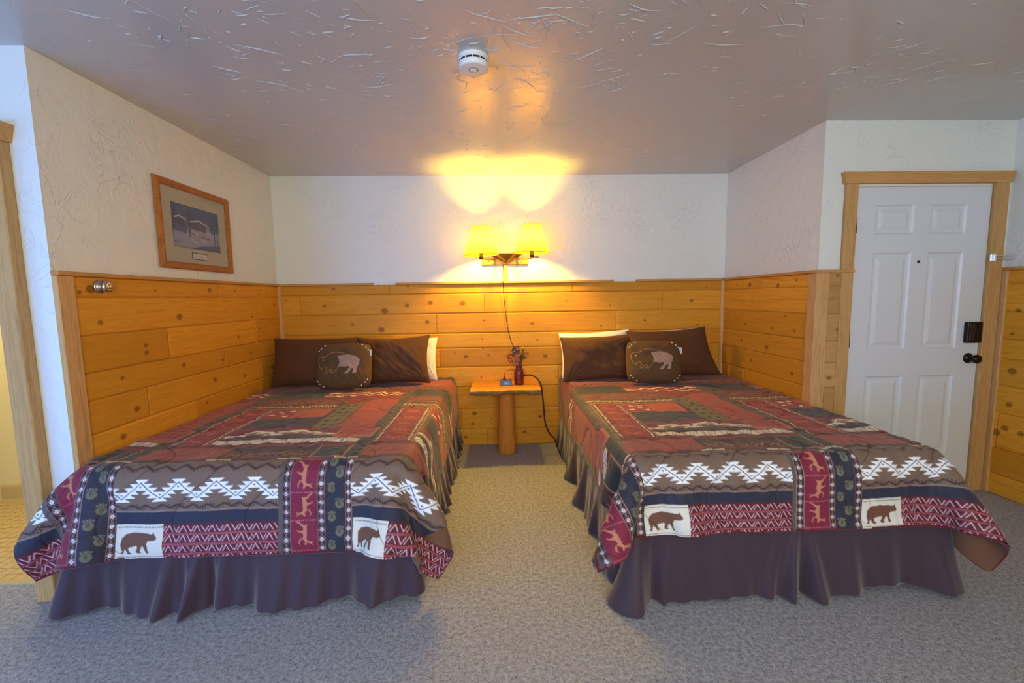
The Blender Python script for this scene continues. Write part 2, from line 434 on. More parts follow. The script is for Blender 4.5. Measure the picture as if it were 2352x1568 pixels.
# vertical corner trims
def qround(name, x, y, sx, sy, r=.022):
    bm = bmesh.new(); pts = [(x, y)]+[(x+sx*r*math.cos(t), y+sy*r*math.sin(t)) for t in [PI/2*k/6 for k in range(7)]]
    add_prism(bm, pts, 'z', 0, capz0); structure(from_bm(name, bm, M_TRIM))
qround('trim_13_corner_left', .016, -.016, 1, -1, .026); qround('trim_14_corner_right', XW-.016, -.016, -1, -1, .026)
trimbox('trim_15_corner_post_left', (0, YL-.004, 0), (.026, YL+.075, capz0))
trimbox('trim_16_corner_post_right', (XW-.026, YR-.026, 0), (XW+.062, YR+.055, capz0))
trimbox('trim_17_corner_post_side', (XR-.03, YR-.05, 0), (XR, YR-.0, capz0))

# bathroom doorway casing: two-layer leg and flared head
bm = bmesh.new(); add_box(bm, (-.19, YL-.052, 0), (-.105, YL, 2.045), .004, 1)
add_box(bm, (-.188, YL-.0, 0), (-.17, YL+.125, 2.039)); structure(from_bm('trim_18_doorway_casing_leg', bm, M_CASING))
bm = bmesh.new(); add_box(bm, (-1.045, YL-.052, 0), (-.96, YL, 2.045), .004, 1); add_box(bm, (-.98, YL, 0), (-.962, YL+.125, 2.039))
structure(from_bm('trim_19_doorway_casing_far_leg', bm, M_CASING))
def head(name, x0, x1, z0, z1, y0, y1, fl=.018):
    bm = bmesh.new(); add_prism(bm, [(x0, z0), (x1, z0), (x1+fl, z1), (x0-fl, z1)], 'y', y0, y1)
    return structure(from_bm(name, bm, M_TRIMX))
head('trim_20_doorway_head', -1.055, -.095, 2.043, 2.115, YL-.062, YL)
box_th = box('floor_threshold', (-.98, YL+.085, 0), (-.17, YL+.12, .008), M_TANB); structure(box_th)

# entrance door
def entrance_door():
    bm = bmesh.new(); x0, x1, z0, z1 = 4.254, 5.141, .025, 2.026; y = YR-.004
    cols = [(4.385, 4.64), (4.75, 4.99)]; rows = [(.26, .802), (.98, 1.612), (1.73, 1.916)]
    xs = sorted({x0, x1}|{c for p in cols for c in p}); zs = sorted({z0, z1}|{c for p in rows for c in p})
    def V(x, z, d=0): return bm.verts.new((x, y+d, z))
    for i in range(len(xs)-1):
        for j in range(len(zs)-1):
            a, b, c, d = xs[i], xs[i+1], zs[j], zs[j+1]
            if (a, b) in cols and (c, d) in rows:
                rings = [(0, 0), (.010, .009), (.026, .011), (.050, .003)]
                vs = [[V(a+s, c+s, q), V(b-s, c+s, q), V(b-s, d-s, q), V(a+s, d-s, q)] for s, q in rings]
                for r0, r1 in zip(vs, vs[1:]):
                    for k in range(4): bm.faces.new((r0[k], r0[(k+1) % 4], r1[(k+1) % 4], r1[k]))
                bm.faces.new(vs[-1])
            else: bm.faces.new((V(a, c), V(b, c), V(b, d), V(a, d)))
    bmesh.ops.remove_doubles(bm, verts=bm.verts[:], dist=1e-5)
    add_box(bm, (x0, y+.0125, z0), (x1, y+.044, z1))
    for lo, hi in (((x0, y, z0), (x0+.0001, y+.0125, z1)), ((x0, y, z1-.0001), (x1, y+.0125, z1))): add_box(bm, lo, hi)
    d = structure(from_bm('door_1', bm, M_DOOR))
    lk = box('keypad_lock', (5.035, y-.03, 1.016), (5.137, y, 1.156), M_BRONZE, d, .008, 3); lk['label'] = 'dark bronze lock box'
    box('lock_plate', (5.045, y-.033, 1.03), (5.082, y-.03, 1.145), mat('lock_face', (.05, .045, .035, 1), .3, .7), lk, .001, 1)
    bm = bmesh.new()
    add_lathe(bm, [(.034, 0), (.034, .004), (.029, .009), (.014, .012), (.0115, .03), (.019, .038), (.027, .046), (.0295, .056), (.026, .066), (.016, .072), (.008, .0735)], 28, (5.083, y, .913), (0, -1, 0))
    k = from_bm('door_knob', bm, M_BRONZE, d, True); k['label'] = 'dark bronze door knob'
    bm = bmesh.new(); add_lathe(bm, [(.009, 0), (.009, .004), (.0065, .006)], 20, (4.691, y, 1.552), (0, -1, 0))
    from_bm('peephole', bm, M_BLACK, d, True)
    for hz in (1.735, 1.0, .22):
        bm = bmesh.new(); add_lathe(bm, [(.006, 0), (.006, .1)], 12, (4.2535, y-.007, hz)); from_bm('hinge', bm, M_BRONZE, d, True)
    box('door_sweep', (x0, y-.004, .006), (x1, y+.0, .028), M_BLACK, d)
entrance_door()
trimbox('trim_21_door_casing_hinge_side', (4.17, YR-.026, 0), (4.247, YR, 2.047), M_CASING)
trimbox('trim_22_door_casing_lock_side', (5.148, YR-.026, 0), (5.238, YR, 2.047), M_CASING)
bm = bmesh.new(); add_box(bm, (4.2472, YR, 2.0262), (5.1478, YR+.1, 2.03)); add_box(bm, (4.25, YR+.045, .0), (5.145, YR+.1, 2.03))
structure(from_bm('trim_23_door_jamb', bm, M_CASING))
head('trim_24_door_head', 4.157, 5.248, 2.044, 2.115, YR-.032, YR, .014)
structure(box('trim_25_threshold', (4.25, YR-.02, 0), (5.145, YR+.04, .006), M_BRONZE))
# swing-bar guard
sg = empty('door_guard', (5.19, YR-.026, 1.57), 'chrome swing bar door guard on the pine casing beside the white door', 'door guard')
def L2(p): return Vector(p)
bm = bmesh.new(); add_box(bm, (-.052, -.014, -.022), (-.012, 0, .022), .003, 1); add_lathe(bm, [(.007, -.022), (.007, .022)], 12, (-.032, -.018, 0))
from_bm('bracket', bm, M_CHROME, sg)
bm = bmesh.new(); add_tube(bm, spline([(-.03, -.02, .011), (.03, -.03, .011), (.085, -.036, .010), (.097, -.038, 0), (.085, -.036, -.010), (.03, -.03, -.011), (-.03, -.02, -.011)], 6), .0042, 8)
from_bm('swing_bar', bm, M_CHROME, sg, True)

# ------------------------------------------------------------------ painting printed cloth (colour per vertex)
class Canvas:
    def __init__(s, w, h, px, bg):
        s.px = px; s.nx = int(round(w/px)); s.ny = int(round(h/px))
        s.c = np.zeros((s.ny, s.nx, 3), np.float32); s.c[:] = srgb(*bg)[:3]
    def _win(s, x0, x1, y0, y1):
        i0 = max(0, int(x0/s.px)); i1 = min(s.nx, int(math.ceil(x1/s.px))+1)
        j0 = max(0, int(y0/s.px)); j1 = min(s.ny, int(math.ceil(y1/s.px))+1)
        return i0, i1, j0, j1
    def rect(s, x0, x1, y0, y1, col):
        i0, i1 = max(0, int(round(x0/s.px))), int(round(x1/s.px)); j0, j1 = max(0, int(round(y0/s.px))), int(round(y1/s.px))
        s.c[j0:j1, i0:i1] = srgb(*col)[:3]
    def poly(s, pts, col, clip=None):
        xs = [p[0] for p in pts]; ys = [p[1] for p in pts]
        i0, i1, j0, j1 = s._win(min(xs), max(xs), min(ys), max(ys))
        if clip:
            a = s._win(*clip); i0 = max(i0, int(round(clip[0]/s.px))); i1 = min(i1, int(round(clip[1]/s.px))); j0 = max(j0, int(round(clip[2]/s.px))); j1 = min(j1, int(round(clip[3]/s.px)))
        if i1 <= i0 or j1 <= j0: return
        X = (np.arange(i0, i1)+.5)*s.px; Y = (np.arange(j0, j1)+.5)*s.px; X, Y = np.meshgrid(X, Y)
        ins = np.zeros(X.shape, bool); n = len(pts)
        for k in range(n):
            xa, ya = pts[k]; xb, yb = pts[(k+1) % n]
            if ya == yb: continue
            ins ^= ((ya > Y) != (yb > Y)) & (X < (xb-xa)*(Y-ya)/(yb-ya)+xa)
        s.c[j0:j1, i0:i1][ins] = srgb(*col)[:3]
    def line(s, pts, w, col, clip=None):
        for (xa, ya), (xb, yb) in zip(pts, pts[1:]):
            L = math.hypot(xb-xa, yb-ya) or 1e-9; nx, ny = -(yb-ya)/L*w/2, (xb-xa)/L*w/2; ex, ey = (xb-xa)/L*w*.3, (yb-ya)/L*w*.3
            s.poly([(xa+nx-ex, ya+ny-ey), (xb+nx+ex, yb+ny+ey), (xb-nx+ex, yb-ny+ey), (xa-nx-ex, ya-ny-ey)], col, clip)
    def ell(s, x, y, a, b, col, rot=0, clip=None):
        s.poly([(x+a*math.cos(t)*math.cos(rot)-b*math.sin(t)*math.sin(rot), y+a*math.cos(t)*math.sin(rot)+b*math.sin(t)*math.cos(rot)) for t in [2*PI*k/14 for k in range(14)]], col, clip)
    def sample(s, X, Y):
        """smoothed lookup"""
        out = 0
        for dx, dy in ((-.3, -.3), (.3, -.3), (-.3, .3), (.3, .3)):
            gx = np.clip(X/s.px-.5+dx, 0, s.nx-1.001); gy = np.clip(Y/s.px-.5+dy, 0, s.ny-1.001)
            i = gx.astype(int); j = gy.astype(int); fx = (gx-i)[..., None]; fy = (gy-j)[..., None]
            out = out+(s.c[j, i]*(1-fx)*(1-fy)+s.c[j, i+1]*fx*(1-fy)+s.c[j+1, i]*(1-fx)*fy+s.c[j+1, i+1]*fx*fy)/4
        return out

BEAR = [(800, 868), (815, 845), (805, 800), (812, 745), (850, 712), (930, 700), (1000, 702), (1060, 708), (1092, 712), (1108, 698), (1112, 716), (1130, 745), (1125, 760), (1095, 766), (1062, 764), (1046, 785), (1050, 830), (1060, 862), (1036, 864), (1025, 835), (1010, 800), (998, 812), (980, 843), (992, 862), (955, 864), (943, 846), (960, 815), (955, 800), (900, 812), (882, 822), (888, 845), (908, 866), (875, 870), (860, 845), (845, 825), (832, 850), (826, 870)]
BEAR = [((x-780)/385, (905-y)/255) for x, y in BEAR]
DEER = [(0, .52), (.08, .62), (.12, .60), (.10, .80), (.03, .98), (.07, .99), (.13, .86), (.16, 1.0), (.19, .99), (.17, .80), (.20, .66), (.28, .60), (.50, .62), (.74, .60), (.84, .66), (.80, .54), (.84, .36), (.94, .20), (.98, .02), (.93, .02), (.88, .18), (.76, .32), (.70, .42), (.60, .40), (.56, .26), (.62, .06), (.57, .05), (.50, .26), (.46, .40), (.34, .42), (.28, .34), (.14, .22), (.06, .26), (.04, .22), (.14, .15), (.30, .26), (.24, .44), (.16, .52), (.06, .48)]
PW = 1.02; TILE_H = 2.62
CREAM = (226, 222, 208); RUST = (150, 62, 46); BURG = (116, 26, 44); NAVY = (40, 42, 62); BLACKC = (34, 30, 34); TAUPE = (122, 98, 82); OLIVE = (104, 98, 70); TAN = (158, 112, 82); DK = (62, 34, 36); TEAL = (34, 50, 58); MAR = (92, 26, 38); WHT = (244, 246, 248)

def aztec(c, x0, x1, yb, yt, per, col, line, phase=0):
    """stepped arrow band: horizontal half-arrow rows following a zigzag, with a thin centre line"""
    clip = (x0, x1, yb-.02, yt+.02); H = yt-yb; n = 5; sh = H/(n+1)
    k = -1
    x = x0-per+phase
    while x < x1+per:
        n = 4; sh = H/(n+2); w = per*.20
        for k in range(2*n):
            t = k if k <= n else 2*n-k          # 0 at the valley, n at the peak
            cx = x+per*k/(2*n); cy = yb+sh+(H-2*sh)*t/n
            if t > 0: c.poly([(cx-w, cy+sh*.82), (cx+w, cy+sh*.82), (cx+w*.1, cy-sh*.5), (cx-w*.1, cy-sh*.5)], col, clip)
            if t < n: c.poly([(cx-w, cy-sh*.82), (cx+w, cy-sh*.82), (cx+w*.1, cy+sh*.5), (cx-w*.1, cy+sh*.5)], col, clip)
        x += per
    x = x0-per+phase
    while x < x1+per:
        c.line([(x, yb+sh), (x+per/2, yt-sh), (x+per, yb+sh)], .0042, line, clip); x += per

def zig(c, x0, x1, y, amp, per, w, col, ph=0):
    pts = []; x = x0-per+ph; up = True
    while x < x1+per: pts.append((x, y+(amp if up else -amp))); up = not up; x += per/2
    c.line(pts, w, col, (x0, x1, y-3*amp-.01, y+3*amp+.01))

def diamonds(c, x0, x1, y0, y1):
    c.rect(x0, x1, y0, y1, (44, 28, 34)); m = (x0+x1)/2; w = (x1-x0)*.5
    c.line([(x0+.002, y0), (x0+.002, y1)], .002, (170, 128, 124)); c.line([(x1-.002, y0), (x1-.002, y1)], .002, (170, 128, 124))
    y = y0; s = .042
    while y < y1+s:
        for sg in (1, -1): c.line([(m-sg*w*.75, y-s/2), (m+sg*w*.75, y+s/2)], .0022, (166, 126, 130), (x0, x1, y0, y1))
        c.poly([(m-.0085, y+s/2), (m, y+s/2-.011), (m+.0085, y+s/2), (m, y+s/2+.011)], (236, 228, 226), (x0, x1, y0, y1))
        c.poly([(m-.003, y+s/2), (m, y+s/2-.004), (m+.003, y+s/2), (m, y+s/2+.004)], (120, 90, 96), (x0, x1, y0, y1))
        y += s

def paint_tile():
    c = Canvas(PW, TILE_H, .00125, DK); rnd = random.Random(4)
    # --- foot band (hangs over the end of the bed)
    c.rect(0, .70, 0, .205, MAR)
    c.rect(0, .70, .152, .208, NAVY)
    y = .148
    for r, yy in enumerate((.122, .078, .034, -.010)):
        x = .0
        while x < .70:
            c.line([(x, yy+.020), (x+.016, yy-.008), (x+.030, yy+.018)], .0034, (232, 186, 196), (.205, .695, 0, .2))
            c.line([(x+.028, yy-.008), (x+.044, yy+.020), (x+.058, yy-.008)], .0034, (232, 186, 196), (.205, .695, 0, .2))
            x += .062
        c.rect(.205, .70, yy-.022, yy-.013, (160, 74, 84)) if yy > 0 else None
    # bear patch
    c.rect(0, .012, 0, .152, NAVY); c.rect(.005, .205, 0, .152, CREAM)
    for i in range(26):
        for yy in (.008, .140): c.ell(.014+i*.0074, yy, .0026, .0026, (60, 44, 40))
    c.poly([(.014+px*.184, .002+py*.142) for px, py in BEAR], (112, 72, 52))
    c.rect(.700, .718, 0, .43, (94, 86, 78))
    c.rect(0, .700, .208, .425, TAUPE)
    zig(c, 0, .70, .231, .010, .066, .0055, (52, 36, 44)); zig(c, 0, .70, .231, .010, .066, .002, (52, 36, 44), .01)
    for i in range(70): c.rect(i*.01, i*.01+.003, .222+.008*math.sin(i*.95), .240+.008*math.sin(i*.95), (58, 42, 48))
    c.rect(0, .7, .2085, .212, (156, 128, 122))
    aztec(c, 0, .70, .252, .352, .162, WHT, (62, 78, 92), .03)
    zig(c, 0, .70, .392, .010, .088, .006, (66, 36, 34), .02)
    for i in range(64): c.rect(i*.011, i*.011+.004, .384+.01*math.sin(i*.78+.4), .400+.01*math.sin(i*.78+.4), (76, 46, 42))
    # columns
    diamonds(c, .718, .757, 0, .43); c.rect(.757, .875, 0, .43, (128, 26, 58)); diamonds(c, .872, .906, 0, .43)
    c.rect(.906, .992, 0, .43, (42, 42, 58)); diamonds(c, .990, 1.020, 0, .43)
    for yy in (.035, .165, .295):
        P = [(.778+(1-py)*.078, yy+.0+px*.115) for px, py in DEER]
        if int(yy*100) % 2: P = [(1.632-x, y) for x, y in P]
        c.poly(P, (196, 128, 96), (.757, .872, 0, .43))
    for yy in (.012, .15, .28, .415):
        for i in range(12): c.ell(.764+i*.0093, yy, .0024, .0024, (206, 130, 130))
    for k, yy in enumerate((.03, .09, .16, .22, .29, .355, .40)):
        xx = .932 if k % 2 == 0 else .966
        c.ell(xx, yy, .0165, .019, (112, 108, 86)); c.ell(xx, yy+.004, .006, .012, (84, 80, 68))
        for q in range(4): c.ell(xx-.013+q*.0087, yy+.026-abs(q-1.5)*.003, .0034, .0055, (118, 114, 92))
    # --- dark border with cream flecks
    c.rect(0, PW, .427, .458, (60, 40, 36)); c.rect(0, PW, .440, .447, (88, 62, 54))
    for x0 in (.335, .655, .915):
        for q in range(11):
            xx = x0+q*.0102; c.rect(xx, xx+.0075, .434+.003*(q % 2), .450, (224, 206, 180)) if q != 5 else None
        c.rect(x0, x0+.108, .434, .438, (214, 196, 170))
    # --- row 1
    c.rect(0, .37, .458, .612, (146, 66, 60)); c.rect(.985, PW, .458, .612, (146, 66, 60))
    for k in range(210):
        x, y = rnd.uniform(.0, .36), rnd.uniform(.465, .605); a = rnd.uniform(0, 6.28); l = .011
        c.line([(x, y), (x+l*math.cos(a), y+l*math.sin(a)), (x+l*math.cos(a)+l*.7*math.cos(a+1.2), y+l*math.sin(a)+l*.7*math.sin(a+1.2))], .002, (172, 96, 80))
    c.rect(.366, .378, .458, .615, (58, 30, 36))
    c.rect(.378, .79, .458, .56, (86, 46, 42)); c.rect(.378, .79, .566, .612, (46, 44, 46)); c.rect(.378, .79, .470, .474, (150, 110, 90))
    x = .392
    while x < .78:
        c.line([(x, .49), (x+.026, .512), (x+.04, .498), (x+.062, .528)], .007, (158, 116, 92), (.38, .79, .478, .55))
        c.line([(x, .52), (x+.02, .54)], .006, (144, 100, 80)); c.rect(x+.066, x+.071, .478, .552, (52, 32, 32)); x += .078
    c.rect(.79, .95, .452, .62, (166, 112, 80)); c.rect(.800, .940, .462, .610, (36, 48, 52))
    c.rect(.95, 1.018, .455, .92, (40, 52, 54)); c.rect(.948, .953, .455, .735, (150, 108, 78)); c.rect(1.010, 1.014, .455, .64, (150, 108, 78))
    # --- row 2 burgundy fine line, railroad
    c.rect(.03, .95, .613, .655, (110, 28, 42)); 
    for i in range(80): c.rect(.36+i*.0075, .364+i*.0075, .622, .627, (176, 92, 88))
    c.rect(.16, .95, .655, .742, (52, 34, 40)); c.rect(.182, .945, .664, .728, (228, 218, 204))
    x = .19
    while x < .94:
        for q in range(3): c.line([(x+.004+q*.018, .670), (x+.024+q*.018, .722)], .0035, (96, 80, 74), (.182, x+.076, .664, .728))
        c.poly([(x+.002, .664), (x+.032, .664), (x+.010, .688)], (150, 120, 104), (.182, .945, .664, .728)); c.poly([(x+.046, .728), (x+.072, .728), (x+.060, .706)], (150, 120, 104), (.182, .945, .664, .728))
        c.rect(x+.078, x+.0815, .660, .732, (44, 34, 38)); c.rect(x+.086, x+.0895, .660, .732, (44, 34, 38)); x += .098
    c.rect(.18, .945, .742, .775, (54, 44, 62))
    # --- mountains
    c.rect(.2, .79, .775, .89, (112, 28, 54)); c.rect(.2, .79, .893, .899, (176, 84, 100)); c.rect(.2, .79, .899, .93, (104, 26, 44))
    pk = [(.21, .775), (.26, .80), (.33, .862), (.40, .835), (.46, .80), (.52, .848), (.585, .872), (.65, .84), (.72, .806), (.79, .79)]
    c.poly([(.2, .76)]+pk+[(.79, .76)], (118, 96, 84)); c.poly([(.2, .755), (.26, .775), (.36, .80), (.46, .775), (.56, .806), (.68, .78), (.79, .765)], (60, 52, 64))
    for o, w, cl in ((.006, .011, (236, 228, 210)), (-.014, .005, (220, 206, 180)), (.019, .004, (214, 196, 176))): c.line([(x, y+o) for x, y in pk], w, cl, (.2, .79, .76, .9))
    for x, y in pk[1:-1]:
        for q in range(-3, 4): c.poly([(x+q*.014-.014, y+.008-abs(q)*.004), (x+q*.014+.016, y+.016-abs(q)*.004), (x+q*.014, y-.004-abs(q)*.004)], (236, 230, 216), (.2, .79, .76, .9))
    c.rect(.79, 1.0, .735, .912, (178, 100, 80)); c.rect(.803, .985, .79, .90, (150, 50, 60)); c.rect(.803, .985, .757, .783, (160, 92, 74))
    for i in range(24): c.rect(.806+i*.0075, .810+i*.0075, .766, .773, (112, 50, 46))
    c.rect(.785, 1.0, .908, .918, (70, 22, 28))
    # --- navy block, olive strip with trees, rust block
    c.rect(.2, .60, .93, 1.135, (46, 48, 66)); c.rect(.57, .61, .93, 1.40, (64, 40, 34))
    c.rect(.61, .738, .918, 1.49, (108, 98, 64))
    for k in range(6):
        for xx in (.645, .697):
            yy = .955+k*.088
            c.ell(xx, yy+.015, .016, .011, (44, 48, 24)); c.ell(xx+.008, yy+.034, .011, .008, (50, 54, 26)); c.rect(xx-.018, xx-.002, yy+.006, yy+.010, (44, 48, 24))
    c.rect(.736, .765, .918, 1.58, (150, 66, 48))
    for k in range(14): c.poly([(.736, .93+k*.045), (.760, .945+k*.045), (.736, .965+k*.045)], (74, 44, 28))
    c.rect(.765, .960, .922, 1.60, (156, 62, 50))
    for k in range(120):
        x, y = rnd.uniform(.77, .955), rnd.uniform(.93, 1.59); c.ell(x, y, .004, .003, (168, 78, 60))
    c.rect(.960, 1.020, .915, 1.92, (66, 52, 42))
    for k in range(420): x, y = rnd.uniform(.966, 1.014), rnd.uniform(.92, 1.91); c.ell(x, y, .004, .004, (98, 90, 76))
    # --- burgundy column with dotted edges and running animals
    c.rect(.0, .21, .64, 1.335, (58, 28, 30)); c.rect(.022, .188, .655, 1.33, (138, 30, 40))
    for xx in (.020, .186):
        c.rect(xx-.010, xx+.010, .65, 1.332, (70, 32, 30))
        for k in range(34): c.poly([(xx-.0075, .662+k*.02), (xx, .654+k*.02), (xx+.0075, .662+k*.02), (xx, .672+k*.02)], (232, 208, 178))
    for k in range(5):
        yy = .68+k*.13; c.poly([(.058+px*.09, yy+py*.075) for px, py in DEER], (186, 92, 66))
    c.rect(.198, .207, .65, 1.335, (160, 100, 76)); c.rect(0, .006, .64, 1.335, (126, 84, 56))
    # --- patches above navy
    c.rect(.207, .37, 1.14, 1.335, (142, 30, 44)); c.rect(.37, .585, 1.14, 1.335, (172, 78, 44)); c.rect(.207, .585, 1.135, 1.145, (176, 66, 70))
    for (x, y, a) in ((.24, 1.20, .3), (.27, 1.28, -.5), (.31, 1.24, .2), (.34, 1.18, .9), (.33, 1.30, .2)): c.ell(x, y, .024, .011, (232, 208, 188), a)
    # --- small zigzag rows
    c.rect(0, .6, 1.335, 1.68, (96, 50, 36)); c.rect(0, .6, 1.345, 1.372, (150, 84, 54)); c.rect(0, .6, 1.38, 1.455, (58, 44, 34))
    zig(c, 0, .6, 1.417, .022, .042, .008, (214, 188, 140)); zig(c, 0, .6, 1.417, .022, .042, .005, (190, 150, 96), .021)
    for k in range(3): zig(c, 0, .6, 1.50+k*.055, .012, .05, .010, [(166, 66, 44), (150, 96, 60), (168, 58, 46)][k], k*.012)
    c.rect(.60, .74, 1.49, 1.68, (128, 34, 36)); c.rect(.74, .96, 1.60, 1.68, (134, 40, 40))
    # --- dark block and white ridge rows
    c.rect(0, .37, 1.68, 1.92, (46, 44, 40)); c.rect(.37, .96, 1.68, 1.92, (124, 34, 38))
    pk2 = [(.37+i*.037, 1.735+.02*math.sin(i*1.9)+.008*math.sin(i*4.1)) for i in range(17)]
    c.line(pk2, .016, (232, 206, 160), (.37, .95, 1.68, 1.92)); c.line([(x, y+.07) for x, y in pk2], .020, (226, 204, 166), (.37, .95, 1.68, 1.92)); c.line([(x, y+.10) for x, y in pk2], .008, (166, 90, 50), (.37, .95, 1.68, 1.92))
    c.rect(0, PW, 1.92, TILE_H, (128, 44, 36)); c.rect(0, PW, 1.98, 2.04, (78, 48, 34)); c.rect(0, .5, 2.04, 2.3, (150, 66, 40)); c.rect(.5, PW, 2.04, 2.3, (110, 28, 36))
    zig(c, 0, PW, 2.01, .012, .05, .008, (176, 100, 60)); c.rect(0, PW, 2.3, TILE_H, (70, 46, 40))
    return c
TILE = paint_tile()

# ------------------------------------------------------------------ cloth: draped by relaxing a particle grid
def drape(bed_x0, bed_x1, foot, top, oL, oR, oF, head=-.02, wall_x=None, wall_end=None, h=.03, steps=260, seed=1, flare='', rwall=None):
    r = np.random.RandomState(seed)
    Wc = oL+(bed_x1-bed_x0)+oR; Lc = oF+(head-foot)
    nu = int(round(Wc/h))+1; nv = int(round(Lc/h))+1
    us = np.linspace(0, Wc, nu); vs = np.linspace(0, Lc, nv); hu = us[1]; hv = vs[1]
    Ug, Vg = np.meshgrid(us, vs, indexing='ij')
    dL = np.maximum(oL-Ug, 0); dR = np.maximum(Ug-(Wc-oR), 0); dF = np.maximum(oF-Vg, 0)
    X = np.zeros((nu, nv, 3)); sx = np.where(dL > 0, -1, 1); dS = dL+dR
    X[..., 0] = bed_x0+np.clip(Ug-oL, 0, bed_x1-bed_x0)+sx*dS*.25
    X[..., 1] = foot+np.clip(Vg-oF, 0, None)-dF*.25
    X[..., 2] = top-np.sqrt(dS**2+dF**2)*.93
    X += r.normal(0, .0015, X.shape)
    rad = .05
    pin = (dS == 0) & (Vg > oF+.03) & (Ug > oL+.03) & (Ug < Wc-oR-.03)
    pin |= (Vg > Lc-.05) & (dS == 0)
    tuck = np.zeros_like(pin)
    if wall_x is not None:
        tuck = (dL > 0) & (X[..., 1] > wall_end+.02)
        X[..., 0] = np.where(tuck, bed_x0-.012, X[..., 0]); X[..., 2] = np.where(tuck, top-dL, X[..., 2])
    pin |= tuck
    if rwall is not None:
        tk = (dR > 0) & (X[..., 1] > YR)
        X[..., 0] = np.where(tk, bed_x1+.012, X[..., 0]); X[..., 2] = np.where(tk, top-dR, X[..., 2]); pin |= tk
    w = np.where(pin, 0., 1.)[..., None]
    prev = X.copy(); X0 = X.copy()
    def pair(di, dj, s):
        # coloured pair slices so each particle moves once per pass
        ri = np.arange(0, nu-di); rj = np.arange(max(0, -dj), nv-max(0, dj))
        if di: ri = ri[(ri//di) % 2 == s]
        else: rj = rj[(rj//abs(dj)) % 2 == s]
        return np.ix_(ri, rj), np.ix_(ri+di, rj+dj)
    L = []
    dg = math.hypot(hu, hv)
    for di, dj, ln, k in ((1, 0, hu, 1.), (0, 1, hv, 1.), (1, 1, dg, .35), (1, -1, dg, .35), (2, 0, 2*hu, .16), (0, 2, 2*hv, .16), (4, 0, 4*hu, .03), (0, 4, 4*hv, .03)):
        for s in (0, 1): L.append((pair(di, dj, s), ln, k, di > 1 or abs(dj) > 1))
    # a corner of the cloth laid out sideways before it settles
    for sd, dd, x0, sg_ in (('L', dL, bed_x0, -1), ('R', dR, bed_x1, 1)):
        if sd in flare:
            mk = (dd > 0) & (dF > 0)
            X[..., 0] = np.where(mk, x0+sg_*dd*(.75 if sd == 'L' else .5), X[..., 0]); X[..., 1] = np.where(mk, foot-.04-(.08 if sd == 'L' else .2)*dF, X[..., 1]); X[..., 2] = np.where(mk, top-dF*.93-dd*.35, X[..., 2])
    for st in range(steps):
        vel = (X-prev)*.965; prev = X.copy(); X = X+w*(vel+np.array([0, 0, -.00055]))
        for it in range(9):
            for (A, B), ln, k, bend in L:
                d = X[B]-X[A]; l = np.linalg.norm(d, axis=-1, keepdims=True)+1e-9
                wa = w[A]; wb = w[B]; ws = wa+wb+1e-9
                c = k*(l-ln)/l*d/ws
                if bend: c = np.where(l < ln, c, c*.3)
                X[A] += wa*c; X[B] -= wb*c
            # mattress (rounded box), box-spring / skirt volume, wall, floor
            x, y, z = X[..., 0], X[..., 1], X[..., 2]; wm = w[..., 0] > 0
            for bx0, bx1, fy, tz in ((bed_x0, bed_x1, foot, top), (bed_x0-.03, bed_x1+.03, foot-.045, .36)):
                qx = np.clip(x, bx0+rad, bx1-rad); qy = np.maximum(y, fy+rad); qz = np.minimum(z, tz-rad)
                dx, dy, dz = x-qx, y-qy, z-qz; d = np.sqrt(dx*dx+dy*dy+dz*dz)+1e-9
                deep = (d < 1e-6)
                ins = (d < rad) & wm & ~deep
                X[..., 0] = np.where(ins, qx+dx/d*rad, x); X[..., 1] = np.where(ins, qy+dy/d*rad, y); X[..., 2] = np.where(ins, qz+dz/d*rad, z)
                x, y, z = X[..., 0], X[..., 1], X[..., 2]
                if deep.any():
                    dd = np.stack([x-bx0, bx1-x, y-fy, tz-z]); kx = dd.argmin(0); mm = deep & wm
                    X[..., 0] = np.where(mm & (kx == 0), bx0, np.where(mm & (kx == 1), bx1, x))
                    X[..., 1] = np.where(mm & (kx == 2), fy, y); X[..., 2] = np.where(mm & (kx == 3), tz, z)
                    x, y, z = X[..., 0], X[..., 1], X[..., 2]
            if wall_x is not None:
                bad = (x < wall_x+.008) & (y > wall_end-.008) & wm
                pushx = wall_x+.008-x; pushy = y-(wall_end-.008)
                X[..., 0] = np.where(bad & (pushx < pushy), wall_x+.008, x); X[..., 1] = np.where(bad & (pushx >= pushy), wall_end-.008, y)
            if rwall is not None:
                x, y = X[..., 0], X[..., 1]; bad = (x > rwall-.008) & (y > YR-.03) & wm
                px_ = x-(rwall-.008); py_ = y-(YR-.03)
                X[..., 0] = np.where(bad & (px_ < py_), rwall-.008, x); X[..., 1] = np.where(bad & (px_ >= py_), YR-.03, y)
            X[..., 2] = np.maximum(X[..., 2], .02)
    return X, us, vs

def cubic_up(X, us, vs, un, vn):
    """Catmull-Rom resampling of a grid at new u,v positions"""
    def along(A, s, t):
        h = s[1]; g = np.clip(t/h, 0, len(s)-1-1e-6); i = g.astype(int); f = (g-i).reshape((-1,)+(1,)*(A.ndim-1))
        P = np.concatenate([2*A[:1]-A[1:2], A, 2*A[-1:]-A[-2:-1]])
        p0, p1, p2, p3 = P[i], P[i+1], P[i+2], P[i+3]
        return .5*(2*p1+(p2-p0)*f+(2*p0-5*p1+4*p2-p3)*f**2+(3*p1-p0-3*p2+p3)*f**3)
    Y = along(X, us, un)
    return along(Y.transpose(1, 0, 2), vs, vn).transpose(1, 0, 2)

def normals(X):
    du = np.gradient(X, axis=0); dv = np.gradient(X, axis=1); n = np.cross(du, dv)
    return n/(np.linalg.norm(n, axis=-1, keepdims=True)+1e-12)

